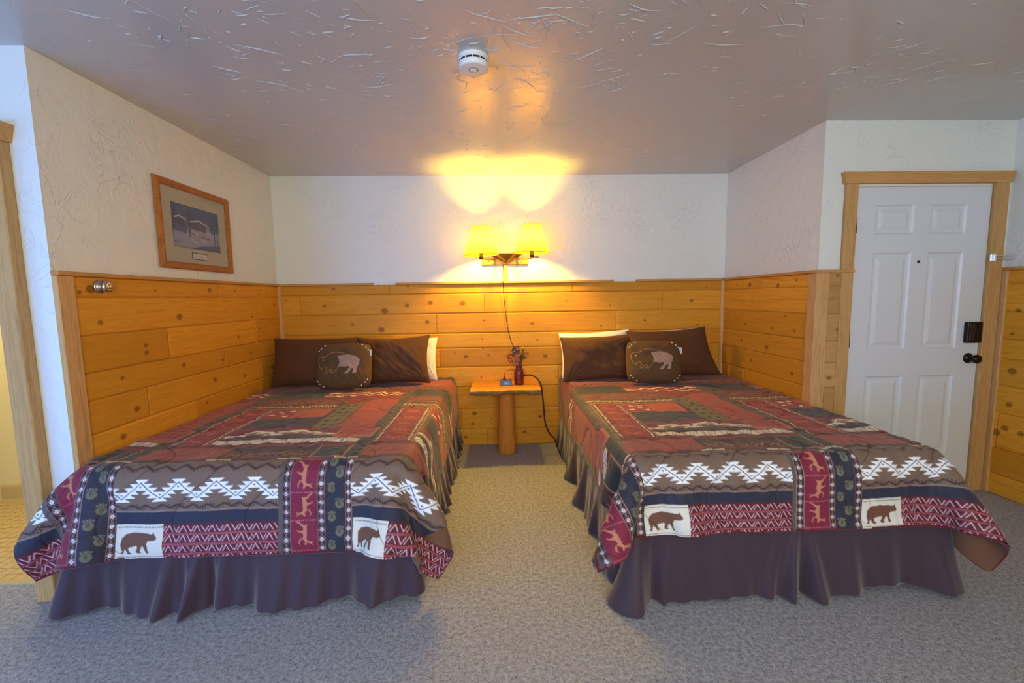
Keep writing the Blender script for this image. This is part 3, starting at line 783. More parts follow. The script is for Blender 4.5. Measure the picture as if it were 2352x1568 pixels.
def smooth_noise(shape_u, shape_v, U, V, fu, fv, seed):
    r = np.random.RandomState(seed); G = r.uniform(-1, 1, (64, 64))
    a = U*fu % 63; b = V*fv % 63; i = a.astype(int); j = b.astype(int); f = a-i; g = b-j
    f = f*f*(3-2*f); g = g*g*(3-2*g)
    return G[i, j]*(1-f)*(1-g)+G[i+1, j]*f*(1-g)+G[i, j+1]*(1-f)*g+G[i+1, j+1]*f*g

def fabric_mat(name, attr=None, base=(.1, .1, .1, 1), rough=.8, sheen=.25, weave=900, bump=.08):
    m = mat(name, base, rough, spec=.25); t = NT(m)
    m.node_tree.nodes['Principled BSDF'].inputs['Sheen Weight'].default_value = sheen
    v = t.coord()
    if attr: t.base(t.mix(.05, t.attr(attr).outputs['Color'], t.ramp(t.noise(v, 260, 2), [(.3, (.0, .0, .0, 1)), (.7, (.35, .32, .3, 1))]), 'MIX'))
    t.normal(t.bump(t.noise(v, weave, 2), bump, .002))
    return m
M_QUILT = fabric_mat('printed_comforter', 'col', rough=.62, sheen=.15)
M_LINING = fabric_mat('comforter_lining', base=srgb(112, 76, 54), rough=.8)
M_PIPE = fabric_mat('comforter_hem', base=srgb(96, 22, 34), rough=.7)
M_SKIRT = fabric_mat('bed_skirt', base=srgb(66, 48, 58), rough=.55, sheen=.35, weave=1400)
M_TICK = fabric_mat('mattress_ticking', base=srgb(206, 200, 188), rough=.8)
M_DARKW = mat('dark_metal_frame', (.03, .028, .03, 1), .5, .5)

def comforter(label, phase, pscale, vsc, X, us, vs, quilt_seed=1, wr=1.0, gather=0):
    Wc, Lc = us[-1], vs[-1]
    un = np.linspace(0, Wc, int(Wc/.0034)); vn = np.concatenate([np.arange(0, .62, .0032), np.arange(.62, Lc, .0048)]); vn = np.append(vn, Lc)
    D = cubic_up(X, us, vs, un, vn); N = normals(D)
    U, V = np.meshgrid(un, vn, indexing='ij')
    # orientation: normals must point away from the bed
    if N[len(un)//2, int(len(vn)*.7), 2] < 0: N = -N
    # quilting: stitched meander, puffs between the stitching
    def q(U, V): return np.abs(np.sin(U*PI/.30+.9*np.sin(V*PI/.36)))*np.abs(np.sin(V*PI/.38+1.1*np.sin(U*PI/.33)+quilt_seed))
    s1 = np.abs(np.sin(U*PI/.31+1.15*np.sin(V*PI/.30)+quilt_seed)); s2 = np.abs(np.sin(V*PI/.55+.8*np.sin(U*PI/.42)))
    puff = .006*(s1**.5)*(.6+.4*s2**.5)
    st = np.exp(-(s1/.020)**2)*.0025
    hem = np.clip(V/.03, 0, 1)*np.clip((Wc-U)/.03, 0, 1)*np.clip(U/.03, 0, 1)
    n1 = smooth_noise(0, 0, U, V, 7, 6, quilt_seed)*.0035+smooth_noise(0, 0, U+V*.4, V-U*.3, 16, 9, quilt_seed+5)*.0022
    low = np.clip((.5-V)/.2, 0, 1)
    fold = low*wr*(smooth_noise(0, 0, U, V, 24, 4, quilt_seed+9)*.0035+smooth_noise(0, 0, U+V*.25, V, 46, 5, quilt_seed+12)*.0016)
    D = D+N*((puff*hem+n1-st*hem+fold)[..., None]+.008)
    D[..., 2] = np.maximum(D[..., 2], .012)
    PU = (U-phase)/pscale
    PV = np.where(V < .43*vsc, V/vsc, V+.43*(1-vsc))
    Cc = TILE.sample(np.mod(PU, PW), np.clip(PV, 0, TILE_H-.01))
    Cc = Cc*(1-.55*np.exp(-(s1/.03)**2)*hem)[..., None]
    root = grid_mesh('comforter', D, Cc, flip=True)
    o = new_obj('comforter', root, M_QUILT); tag(o, label, 'comforter', 'comforters on the two beds')
    # lining and bound edge
    uc = np.linspace(0, Wc, int(Wc/.012)); vc = np.linspace(0, Lc, int(Lc/.014))
    Dl = cubic_up(X, us, vs, uc, vc); Nl = normals(Dl)
    if Nl[len(uc)//2, int(len(vc)*.7), 2] < 0: Nl = -Nl
    Dl = Dl-Nl*.004; Dl[..., 2] = np.maximum(Dl[..., 2], .008)
    new_obj('lining', grid_mesh('lining', Dl), M_LINING, o)
    De = cubic_up(X, us, vs, uc, vc)+Nl*.002
    edge = [De[i, 0] for i in range(len(uc))]; L = [De[0, j] for j in range(len(vc)-1, 0, -1)]; R = [De[-1, j] for j in range(1, len(vc))]
    P = L+edge+R; P = [Vector(p) for p in P]; P = [Vector((p.x, p.y, max(p.z, .016))) for p in P]
    bm = bmesh.new(); add_tube(bm, P[::2], .0055, 7); e = from_bm('hem', bm, M_PIPE, o, True); e['label'] = 'dark red bound edge'
    return o

def bed(label, x0, x1, foot, head=-.03):
    t = empty('bed', ((x0+x1)/2, (foot+head)/2, 0), label, 'bed', 'beds along the back wall')
    c = Vector(t.location)
    def lb(name, lo, hi, m, bev): return box(name, Vector(lo)-c, Vector(hi)-c, m, t, bev, 3)
    lb('mattress', (x0+.012, foot+.012, .37), (x1-.012, head, .622), M_TICK, .05)
    lb('box_spring', (x0+.01, foot+.01, .15), (x1-.01, head, .372), M_TICK, .02)
    lb('bed_frame', (x0+.04, foot+.05, .11), (x1-.04, head-.02, .15), M_DARKW, .004)
    for a, b in ((x0+.1, foot+.15), (x1-.1, foot+.15), (x0+.1, head-.2), (x1-.1, head-.2)):
        bm = bmesh.new(); add_lathe(bm, [(.022, 0), (.022, .01), (.014, .02), (.014, .11)], 14, Vector((a, b, 0))-c); from_bm('leg', bm, M_DARKW, t, True)
    return t

def skirt(parent, path, ztop, zbot, fold, out, seed=0, name='bed_skirt', label=None):
    """gathered valance hung along path (list of xy), fold(s,t)->outward displacement, zbot(s)"""
    P = np.array(path, float); seg = np.linalg.norm(np.diff(P, axis=0), axis=1); S = np.concatenate([[0], np.cumsum(seg)])
    s = np.arange(0, S[-1], .006); t = np.linspace(0, 1, 46)
    px = np.interp(s, S, P[:, 0]); py = np.interp(s, S, P[:, 1])
    # smoothed tangent so the corners round off
    k = np.hanning(15); k /= k.sum(); sx = np.convolve(np.pad(px, 7, 'edge'), k, 'valid'); sy = np.convolve(np.pad(py, 7, 'edge'), k, 'valid')
    tx, ty = np.gradient(sx), np.gradient(sy); l = np.hypot(tx, ty); nx, ny = ty/l, -tx/l
    Sg, T = np.meshgrid(s, t, indexing='ij')
    d = np.vectorize(lambda a, b: 0.)(Sg[:1], T[:1]); d = fold(Sg, T)+out*T
    X = np.zeros(Sg.shape+(3,)); X[..., 0] = sx[:, None]+nx[:, None]*d; X[..., 1] = sy[:, None]+ny[:, None]*d
    zb = zbot(s); X[..., 2] = ztop+(zb[:, None]-ztop)*T
    X -= np.array(parent.location)
    o = new_obj(name, grid_mesh(name, X), M_SKIRT, parent)
    m = o.modifiers.new('thickness', 'SOLIDIFY'); m.thickness = .002
    if label: o['label'] = label
    return o
def G(s, c, w): return np.exp(-((s-c)/w)**2)

# ---- left bed
LB = dict(x0=.065, x1=1.54, foot=-2.07)
bl = bed('left bed with brown gathered skirt, between the picture wall and the log table', LB['x0'], LB['x1'], LB['foot'])
Xl, ul, vl = drape(LB['x0'], LB['x1'], LB['foot'], .632, .265, .34, .350, wall_x=0, wall_end=YL, seed=5, flare='L')
comforter('patchwork bear comforter on the left bed, its side tucked against the picture wall', .475, 1.0, .95, Xl, ul, vl, 1)
pathL = [(.03, -1.94), (.03, LB['foot']-.02), (LB['x1']+.015, LB['foot']-.02), (LB['x1']+.015, -.05)]
def foldL(s, t):
    f = .010*np.sin(s*31+1.3*np.sin(s*7))*t+.016*np.sin(s*12.5+.8)*t**1.5+.005*np.sin(s*75+t*2)*t
    c = .9
    for a, w, h in ((.17, .035, .03), (.60, .03, .035), (.72, .022, .05), (.83, .03, .035), (1.1, .08, .02), (1.45, .05, .03), (2.0, .06, .03), (2.4, .06, .02), (2.9, .05, .03), (3.3, .05, .02)):
        f = f+h*G(s, a+(t-.5)*.06*np.sign(a-c), w*(.6+.8*t))*t**1.3
    f = f*1.35
    f = f-.03*G(s, .665, .016)*t-.03*G(s, .78, .014)*t
    return f
skirt(bl, pathL, .35, lambda s: .012+.030*np.clip((s-.9)/.8, 0, 1)+.006*np.sin(s*9), foldL, .035)

# ---- right bed
RB = dict(x0=2.525, x1=3.975, foot=-2.125)
br = bed('right bed with brown gathered skirt, beside the white entrance door', RB['x0'], RB['x1'], RB['foot'])
Xr, ur, vr = drape(RB['x0'], RB['x1'], RB['foot'], .632, .29, .328, .295, seed=5, rwall=XW-.018, flare='R')
comforter('patchwork bear comforter on the right bed, one corner flaring out by the door', .32, .97, .86, Xr, ur, vr, 2, 1.8)
pathR = [(RB['x0']-.015, -.05), (RB['x0']-.015, RB['foot']-.02), (RB['x1']+.015, RB['foot']-.02), (RB['x1']+.015, YR-.06)]
sc = 2.095
def foldR(s, t):
    f = .008*np.sin(s*27+1.5*np.sin(s*6))*t+.012*np.sin(s*11)*t**1.5+.004*np.sin(s*64-t*3)*t
    for a, w, h in ((.4, .05, .03), (.8, .05, .03), (1.2, .05, .04), (1.55, .05, .04), (1.85, .05, .05), (sc+.03, .05, .085), (sc+.17, .03, .03), (sc+.42, .04, .012), (sc+.66, .03, .03), (sc+.74, .02, .05), (sc+.83, .03, .04), (sc+1.0, .06, .01), (sc+1.42, .05, .03), (sc+1.7, .05, .04)):
        f = f+h*G(s, a+(t-.5)*.05*np.sign(a-sc-.8), w*(.5+.9*t))*t**1.3
    f = f*1.25
    f = f-.04*G(s, sc+.79, .018)*t-.045*G(s, sc-.06, .03)*t-.03*G(s, sc+.115, .02)*t
    return f
skirt(br, pathR, .37, lambda s: .012+.018*G(s, sc+1.2, .3)+.006*np.sin(s*8), foldR, .03)
#@@OBJECTS2@@
# ------------------------------------------------------------------ pillows and cushions
def painted(name, m0=None, rough=.75, sheen=.5, weave=700):
    return fabric_mat(name, 'col', rough=rough, sheen=sheen, weave=weave, bump=.05)
M_BROWN = fabric_mat('brown_pillowcase', base=srgb(88, 54, 30), rough=.75, sheen=.04)
M_WHITEC = fabric_mat('white_pillowcase', base=srgb(226, 222, 220), rough=.8, sheen=.1)
M_SUEDE = painted('brown_suede_print', sheen=.05)

def pillow_shape(w, h, T, n=72, seed=0, corner=.06, wr=1.0, sag=.0, rnd=0):
    g = np.sin(np.linspace(-1, 1, n)*PI/2)
    U, V = np.meshgrid(g, g, indexing='ij')
    e = (1-np.abs(U)**2.6)*(1-np.abs(V)**2.6)
    th = T/2*np.clip(e, 0, 1)**.48
    # edges pull in between the corners
    ex = 1-corner*(1-V**2)*np.abs(U)**3; ez = 1-corner*1.1*(1-U**2)*np.abs(V)**3
    N = smooth_noise(0, 0, U+1, V+1, 2.2, 2.2, seed)*.010+smooth_noise(0, 0, U+V*.7+3, V-U*.4+3, 5, 2, seed+1)*.004+smooth_noise(0, 0, U*2+V+4, V-U+3, 7, 2.5, seed+3)*.003
    r2 = np.abs(U)*np.abs(V)
    radial = .006*np.sin(np.arctan2(V+.95, U-.95)*22)*np.exp(-((U-.95)**2+(V+.95)**2)/.35)+.006*np.sin(np.arctan2(V+.95, U+.95)*20)*np.exp(-((U+.95)**2+(V+.95)**2)/.3)+.004*np.sin(np.arctan2(V-.95, U-.95)*18)*np.exp(-((U-.95)**2+(V-.95)**2)/.25)
    k = np.clip(e, 0, 1)**.5*wr
    q = (np.abs(U)*np.abs(V))**3*rnd
    X = U*w/2*ex*(1-q); Z = V*h/2*ez*(1-q)+h/2
    bulge = np.clip(1-(V+1)/1.2, 0, 1)*sag
    F_ = np.stack([X, -(th*(1+bulge)+(N+radial)*k), Z], -1); B_ = np.stack([X, th*(1-.3*bulge)+N[::-1]*k*.5, Z], -1)
    return U, V, F_, B_

def pillow(name, label, cat, group, w, h, T, loc, tilt, roll=0, yaw=0, m=M_BROWN, seed=0, corner=.06, paint=None, wr=1.0, sag=.25, shear=0, rnd=0):
    n = 90 if paint is None else 200
    U, V, Fr, Bk = pillow_shape(w, h, T, n, seed, corner, wr, sag, rnd)
    for A in (Fr, Bk): A[..., 0] += shear*A[..., 2]*np.clip(U, 0, 1)
    vF = Fr.reshape(-1, 3); vB = Bk.reshape(-1, 3); idx = np.arange(n*n).reshape(n, n)
    q = np.stack([idx[:-1, :-1], idx[1:, :-1], idx[1:, 1:], idx[:-1, 1:]], -1).reshape(-1, 4)
    bnd = np.zeros((n, n), bool); bnd[0] = bnd[-1] = True; bnd[:, 0] = bnd[:, -1] = True
    map_b = np.where(bnd, idx, idx+n*n)
    qb = map_b.reshape(-1)[q][:, ::-1]
    V3 = np.concatenate([vF, vB]); V3[:n*n][bnd.reshape(-1)] = ((vF+vB)/2)[bnd.reshape(-1)]
    Q = np.concatenate([q, qb])
    me = bpy.data.meshes.new(name)
    me.vertices.add(len(V3)); me.vertices.foreach_set('co', V3.ravel().astype(np.float32))
    me.loops.add(Q.size); me.loops.foreach_set('vertex_index', Q.ravel().astype(np.int32))
    me.polygons.add(len(Q)); me.polygons.foreach_set('loop_start', np.arange(0, Q.size, 4, dtype=np.int32))
    me.update(calc_edges=True); me.polygons.foreach_set('use_smooth', np.ones(len(Q), bool))
    if paint is not None:
        c = np.ones((len(V3), 4), np.float32); cc = paint.sample((U+1)/2*1.0, (V+1)/2*1.0).reshape(-1, 3)
        c[:n*n, :3] = cc; c[n*n:, :3] = paint.c[2, 2]
        a = me.color_attributes.new('col', 'FLOAT_COLOR', 'POINT'); a.data.foreach_set('color', c.ravel())
    o = new_obj(name, me, m); tag(o, label, cat, group)
    o.location = loc; o.rotation_euler = (tilt, roll, yaw); o.rotation_mode = 'XYZ'
    # stitched edge seam follows the outline
    ring = [Fr[i, 0] for i in range(n)]+[Fr[-1, j] for j in range(n)]+[Fr[i, -1] for i in range(n-1, -1, -1)]+[Fr[0, j] for j in range(n-1, 0, -1)]
    bm = bmesh.new(); add_tube(bm, [Vector((p[0], 0, p[2])) for p in ring[::3]]+[Vector((ring[0][0], 0, ring[0][2]))], .0025, 5)
    new = None if paint is not None else from_bm('seam', bm, m if paint is None else M_BROWN, o, True)
    return o, U, V, Fr

PG = 'pillows leaning on the wall'
top = .654
DEG = PI/180
WG = 'white pillows behind the brown ones'
# white sleeping pillows against the wall, brown ones in front, suede cushion last
pillow('pillow', 'white pillow mostly hidden behind the far left brown pillow, a sliver on top', 'pillow', WG, .60, .368, .09, (.42, -.150, top-.004), -14*DEG, 0, 0, M_WHITEC, 1)
pillow('pillow', 'white pillow whose bright edge shows right of the left bed pillows', 'pillow', WG, .60, .375, .09, (1.105, -.150, top-.004), -14*DEG, 0, 0, M_WHITEC, 2)
pillow('pillow', 'brown pillow in the corner of the picture wall', 'pillow', PG, .70, .405, .17, (.405, -.33, top-.005), -15*DEG, 0, 0, M_BROWN, 3, corner=.05, wr=.7)
pillow('pillow', 'wrinkled brown pillow on the left bed, nearest the log table', 'pillow', PG, .62, .41, .17, (1.065, -.33, top-.005), -15*DEG, -1.5*DEG, 0, M_BROWN, 4, corner=.10, wr=1.3)
pillow('pillow', 'white pillow showing along the top of the pillow nearest the table, right bed', 'pillow', WG, .64, .41, .09, (2.83, -.150, top-.006), -14*DEG, -2*DEG, 0, M_WHITEC, 5)
pillow('pillow', 'white pillow showing above the right bed pillow by the side wall', 'pillow', WG, .66, .405, .09, (3.53, -.155, top+.008), -14*DEG, -3*DEG, 0, M_WHITEC, 6)
pillow('pillow', 'brown pillow on the right bed, nearest the log table', 'pillow', PG, .64, .385, .16, (2.82, -.31, top-.008), -15*DEG, -2*DEG, 0, M_BROWN, 7, corner=.06, wr=1.5)
pillow('pillow', 'brown pillow slanting against the side wall by the entrance', 'pillow', PG, .78, .43, .16, (3.465, -.345, top+.002), -15*DEG, -2.5*DEG, 0, M_BROWN, 8, corner=.09, shear=-.20, wr=.8)

def bison_canvas():
    c = Canvas(1.0, 1.0, .004, (88, 60, 28))
    def T(P): return [((x-755)/675, (830-y)/640) for x, y in P]
    c.poly(T([(1040, 392), (1060, 378), (1110, 372), (1170, 368), (1240, 392), (1285, 420), (1300, 445), (1296, 500), (1275, 530), (1268, 590), (1258, 628), (1210, 628), (1228, 595), (1230, 560), (1215, 552), (1195, 590), (1165, 628), (1122, 626), (1155, 590), (1180, 555), (1172, 525), (1130, 540), (1090, 528), (1052, 530), (1065, 470), (1055, 420)]), (168, 134, 112))
    for P in ([(885, 395), (920, 360), (975, 335), (1040, 332), (1100, 345), (1160, 372), (1240, 392), (1290, 425), (1300, 450)],
              [(885, 392), (860, 385), (825, 388), (805, 410), (802, 450), (812, 500), (830, 535), (858, 558), (868, 530), (905, 522), (918, 560), (902, 612), (930, 615), (945, 580), (970, 565), (985, 590), (962, 608), (995, 615), (1030, 575), (1052, 540)]):
        c.line(T([tuple(p) for p in P]), .009, (170, 124, 72))
    c.ell(*T([(862, 432)])[0], .008, .022, (238, 214, 150))
    return c
BIS = bison_canvas()
M_CONCHO = mat('silver_concho', (.62, .54, .40, 1), .35, .9)
M_TAG = mat('woven_label', srgb(200, 200, 196), .7)
CG = 'bison cushions in the middle of each bed'
def bison(label, loc, tilt, roll, yaw, seed, w=.44, h=.375):
    o, U, V, Fr = pillow('cushion', label, 'cushion', CG, w, h, .15, loc, tilt, roll, yaw, M_SUEDE, seed, corner=.02, paint=BIS, wr=.7, sag=.25, rnd=.12)
    n = U.shape[0]
    def at(u, v):
        i = int(np.argmin(abs(U[:, 0]-u))); j = int(np.argmin(abs(V[0]-v))); return Vector(Fr[i, j])
    for su, sv in ((-1, 1), (1, 1), (1, -1), (-1, -1)):
        for a, b in ((.90, .66), (.82, .78), (.68, .90)):
            p = at(su*a, sv*b); bm = bmesh.new()
            add_lathe(bm, [(.0080, 0), (.0074, .003), (.004, .0050), (.001, .0056)], 14, p, (0, -1, .0)); from_bm('stud', bm, M_CONCHO, o, True)
    p = at(.985, .55)
    bm = bmesh.new(); add_box(bm, p+Vector((-.012, -.012, -.028)), p+Vector((.012, -.009, .022))); t = from_bm('care_tag', bm, M_TAG, o)
    return o
bison('brown bison cushion leaning between the pillows of the left bed', (.72, -.52, top), -17*DEG, -1*DEG, 2*DEG, 31)
bison('brown bison cushion leaning between the pillows of the right bed', (3.20, -.545, top-.002), -15*DEG, 1*DEG, -3*DEG, 37, .45, .355)

# ------------------------------------------------------------------ log table
M_LOG = wood_mat('varnished_log', srgb(206, 136, 62), srgb(176, 104, 44), HK, attrs=False, scale=(9, 9, 1.0), rough=.3)
M_SLAB = wood_mat('varnished_slab', srgb(226, 158, 62), srgb(200, 128, 46), HK, attrs=False, scale=(1.4, 12, 12), rough=.28)
M_BARK = wood_mat('live_edge', srgb(150, 116, 74), srgb(96, 70, 44), HK, attrs=False, scale=(6, 9, 9), rough=.7)
tb = empty('log_table', (2.0, -.22, 0), 'small live-edge log table on a single round post between the two beds', 'table')
bm = bmesh.new()
n = 60; xs = np.linspace(-.292, .298, n)
fe = -.222+.010*np.sin(xs*9+.5)+.006*np.sin(xs*23)+.004*np.sin(xs*51); be = np.full(n, .195)
lo = .005*np.sin(xs*17)+.004*np.sin(xs*41+1)
P = []
for i, x in enumerate(xs):
    y0 = fe[i]; under = .012+.008*math.sin(x*13+2)
    ring = [(x, be[i], .602), (x, y0+.012, .602), (x, y0+.002, .598), (x, y0-.001+.002*math.sin(x*60), .583), (x, y0+.006, .566+lo[i]), (x, y0+.03+under, .554+lo[i]), (x, be[i], .553)]
    P.append([bm.verts.new(p) for p in ring])
mi = [0, 0, 1, 1, 1, 0, 0]
for a, b in zip(P, P[1:]):
    for k in range(7):
        f = bm.faces.new((a[k], b[k], b[(k+1) % 7], a[(k+1) % 7])); f.material_index = mi[k]; f.smooth = True
bm.faces.new(P[0]); bm.faces.new(P[-1][::-1]); bmesh.ops.recalc_face_normals(bm, faces=bm.faces[:])
from_bm('tabletop', bm, [M_SLAB, M_BARK], tb)
bm = bmesh.new(); add_lathe(bm, [(.078, 0), (.081, .01), (.080, .1), (.077, .2), (.072, .35), (.068, .48), (.066, .553)], 40, (.013, .0, 0), wob=lambda a, k: .02*math.sin(3*a+k*.3)+.012*math.sin(7*a))
from_bm('leg', bm, M_LOG, tb, True)

# vase with dried flowers
M_VASE = mat('red_brown_glaze', srgb(112, 34, 24), .3)
vs_ = empty('flower_vase', (2.125, -.20, .6025), 'red-brown bottle vase with small dried flowers on the log table', 'vase')
bm = bmesh.new(); add_lathe(bm, [(.036, 0), (.041, .004), (.042, .02), (.042, .10), (.040, .118), (.032, .134), (.026, .142), (.026, .156), (.029, .160), (.029, .166), (.022, .166), (.021, .14)], 32)
from_bm('vase_body', bm, M_VASE, vs_, True)
rv = random.Random(5)
M_STEM = mat('flower_stem', srgb(74, 84, 34), .7); M_RED = mat('red_petals', srgb(150, 40, 44), .7); M_PINK = mat('pink_petals', srgb(176, 88, 96), .7); M_PURP = mat('purple_petals', srgb(84, 56, 84), .7); M_YEL = mat('yellow_petals', srgb(206, 176, 50), .7); M_LEAF = mat('leaf_green', srgb(84, 112, 36), .7)
def sprig(name, tip, m, kind, rr):
    bm = bmesh.new(); b = Vector((rv.uniform(-.012, .012), rv.uniform(-.01, .01), .13)); tip = Vector(tip); mid = (b+tip)/2+Vector((0, 0, .02))
    pts = spline([b, mid, tip], 6); add_tube(bm, pts, .0014, 5); nst = len(bm.faces)
    if kind == 'leaf':
        for p in pts[4:]:
            for q in range(5):
                a = rv.uniform(0, 6.28); d = Vector((math.cos(a), math.sin(a), .8)).normalized(); s = d.cross(Vector((0, 0, 1))).normalized()*.0035; e = p+d*rv.uniform(.016, .03)
                bm.faces.new([bm.verts.new(v) for v in (p, p+d*.01+s, e, p+d*.01-s)])
    else:
        for q in range(rr):
            c = tip+Vector((rv.gauss(0, .010), rv.gauss(0, .008), rv.gauss(0, .014)))
            for w in range(5):
                a = w*1.2566+rv.uniform(-.2, .2); nrm = Vector((rv.uniform(-.3, .3), -1, rv.uniform(-.3, .5))).normalized(); u, v = frame_axes(nrm)
                d = u*math.cos(a)+v*math.sin(a); s = nrm.cross(d)*.004; L = .0095
                bm.faces.new([bm.verts.new(x) for x in (c, c+d*L*.6+s, c+d*L+nrm*.002, c+d*L*.6-s)])
            bmesh.ops.create_uvsphere(bm, u_segments=6, v_segments=4, radius=.0028, matrix=Matrix.Translation(c))
    for i, f in enumerate(bm.faces): f.material_index = 0 if i < nst else 1
    from_bm(name, bm, [M_STEM, m], vs_)
for tip in ((-.082, -.01, .235), (-.066, -.02, .215), (-.07, 0, .262)): sprig('flower', tip, M_RED, 'f', 5)
for tip in ((-.018, -.03, .235), (-.006, -.03, .205), (-.03, -.02, .190), (-.010, -.03, .255)): sprig('flower', tip, M_PINK, 'f', 5)
for tip in ((-.012, 0, .31), (-.026, .01, .285), (.0, .01, .30), (-.05, .0, .305)): sprig('flower', tip, M_PURP, 'f', 6)
for tip in ((.048, 0, .315), (.040, .01, .290)): sprig('flower', tip, M_YEL, 'f', 2)
for tip in ((.038, 0, .30), (.055, .0, .275), (.03, -.01, .26), (.048, -.01, .24), (-.055, 0, .29)): sprig('leaf_sprig', tip, M_LEAF, 'leaf', 0)
for tip in ((.062, 0, .27), (.060, 0, .23)): sprig('flower', tip, M_RED, 'f', 2)

# alarm clock
ck = empty('alarm_clock', (2.012, -.225, .6025), 'small black digital clock with blue digits beside the vase', 'clock')
bm = bmesh.new(); add_prism(bm, [(-.030, 0), (.030, 0), (.030, .046), (-.022, .050)], 'x', -.052, .052)
bmesh.ops.bevel(bm, geom=bm.edges[:], offset=.003, segments=2, affect='EDGES')
from_bm('clock_body', bm, M_BLACK, ck)
M_DIG = mat('blue_digits', (.1, .15, .5, 1), .4); bb = M_DIG.node_tree.nodes['Principled BSDF']; bb.inputs['Emission Color'].default_value = (.22, .32, 1, 1); bb.inputs['Emission Strength'].default_value = .9
def seg(bm, cx, cz, s, on):
    w, h, t = .0085*s, .017*s, .0022*s
    S = {'a': ((-w/2, h), (w/2, h+t)), 'g': ((-w/2, h/2), (w/2, h/2+t)), 'd': ((-w/2, 0), (w/2, t)), 'f': ((-w/2-t, h/2), (-w/2, h+t)), 'b': ((w/2, h/2), (w/2+t, h+t)), 'e': ((-w/2-t, 0), (-w/2, h/2)), 'c': ((w/2, 0), (w/2+t, h/2))}
    for k in on: (a, b), (c, d) = S[k]; add_box(bm, (cx+a, -.0335, cz+b), (cx+c, -.0312, cz+d))
bm = bmesh.new(); seg(bm, -.020, .013, 1.1, 'bc'); seg(bm, -.004, .013, 1.1, 'abcdg'); seg(bm, .016, .013, 1.1, 'abged')
add_box(bm, (.0045, -.0335, .018), (.0065, -.0312, .020)); add_box(bm, (.0045, -.0335, .026), (.0065, -.0312, .028))
from_bm('display_digits', bm, M_DIG, ck)
bm = bmesh.new(); add_box(bm, (.036, -.032, .006), (.040, -.0285, .042), .001, 1); from_bm('display_frame', bm, M_GREYP, ck)
bm = bmesh.new(); add_lathe(bm, [(.013, 0), (.013, .010), (.007, .014), (.006, .032), (.003, .036)], 16, (-.014, .005, .046)); from_bm('charging_plug', bm, M_VASE, ck, True)
bm = bmesh.new(); add_tube(bm, spline([(-.014, .005, .08), (-.006, .03, .112), (.03, .06, .122), (.08, .09, .118), (.16, .10, .115), (.178, .09, .09), (.15, .08, .07)], 8), .0017, 6); from_bm('clock_cord', bm, M_BRONZE, ck, True)

# thick dark power cord: from behind the vase, over the table end, down behind the right bed
bm = bmesh.new(); add_tube(bm, spline([(2.15, -.10, .622), (2.165, -.14, .66), (2.20, -.22, .688), (2.25, -.29, .688), (2.292, -.31, .648), (2.312, -.31, .59), (2.322, -.31, .50), (2.330, -.31, .42), (2.340, -.31, .29), (2.372, -.31, .20), (2.425, -.31, .13), (2.455, -.33, .04), (2.47, -.36, .012)], 8), .0062, 10)
tag(from_bm('power_cord', bm, mat('dark_red_cord', srgb(54, 20, 16), .45), None, True), 'thick dark cord looping from the log table down behind the right bed', 'cord')

# ------------------------------------------------------------------ double wall lamp
lp = empty('wall_lamp', (2.03, 0, 1.69), 'lit double wall lamp with two parchment cone shades on the back wall', 'wall lamp')
M_PLATE = mat('antique_brass_plate', srgb(126, 98, 52), .42, .75)
O = Vector((2.03, 0, 1.69))
bm = bmesh.new(); add_box(bm, (-.218, -.022, -.040), (.206, 0, .030), .006, 2); from_bm('backplate', bm, M_PLATE, lp)
bm = bmesh.new()
add_prism(bm, [(-.10, -.0), (.08, -.0), (.155, .052), (-.155, .052), (-.155, .044)], 'y', -.075, -.02)
A = [(-.155, .052), (.15, .052), (.0, -.028)]
bm.free(); bm = bmesh.new()
v = [bm.verts.new(p) for p in ((-.15, -.02, .052), (.145, -.02, .052), (.02, -.02, -.030), (-.07, -.10, .055), (.07, -.10, .055), (.008, -.05, -.012))]
for f in ((0, 1, 4, 3), (3, 4, 5), (0, 3, 5, 2), (1, 2, 5, 4), (0, 2, 1)): bm.faces.new([v[i] for i in f])
bmesh.ops.recalc_face_normals(bm, faces=bm.faces[:]); from_bm('centre_bracket', bm, M_PLATE, lp)
for x in (-.155, .135):
    bm = bmesh.new(); add_lathe(bm, [(.009, 0), (.0085, .003), (.004, .006)], 16, (x, -.022, -.006), (0, -1, 0)); from_bm('bolt', bm, M_BRASS, lp, True)
M_SHADE = mat('parchment_shade', (.80, .50, .10, 1), .8); nt = NT(M_SHADE)
tr = nt.n('ShaderNodeBsdfTranslucent'); df = nt.n('ShaderNodeBsdfDiffuse'); mx = nt.n('ShaderNodeMixShader'); mx.inputs[0].default_value = .94
cf = nt.coord((1, 1, 1)); nn = nt.noise(cf, 55, 3, .7)
cr = nt.ramp(nn, [(.35, (.98, .62, .02, 1)), (.62, (1, .72, .04, 1))]); nt.l(cr, tr.inputs[0]); nt.l(nt.ramp(nn, [(.35, (.66, .42, .10, 1)), (.62, (.78, .54, .16, 1))]), df.inputs[0])
nt.l(df.outputs[0], mx.inputs[1]); nt.l(tr.outputs[0], mx.inputs[2]); nt.l(mx.outputs[0], nt.t.nodes['Material Output'].inputs[0])
M_SRIM = mat('shade_rim_lacing', srgb(140, 88, 30), .7)
M_BULB = mat('lit_bulb', (1, .9, .7, 1), .4); bb = M_BULB.node_tree.nodes['Principled BSDF']; bb.inputs['Emission Color'].default_value = BULB_C+(1,); bb.inputs['Emission Strength'].default_value = BULB_P/(PI*4*PI*.028**2)
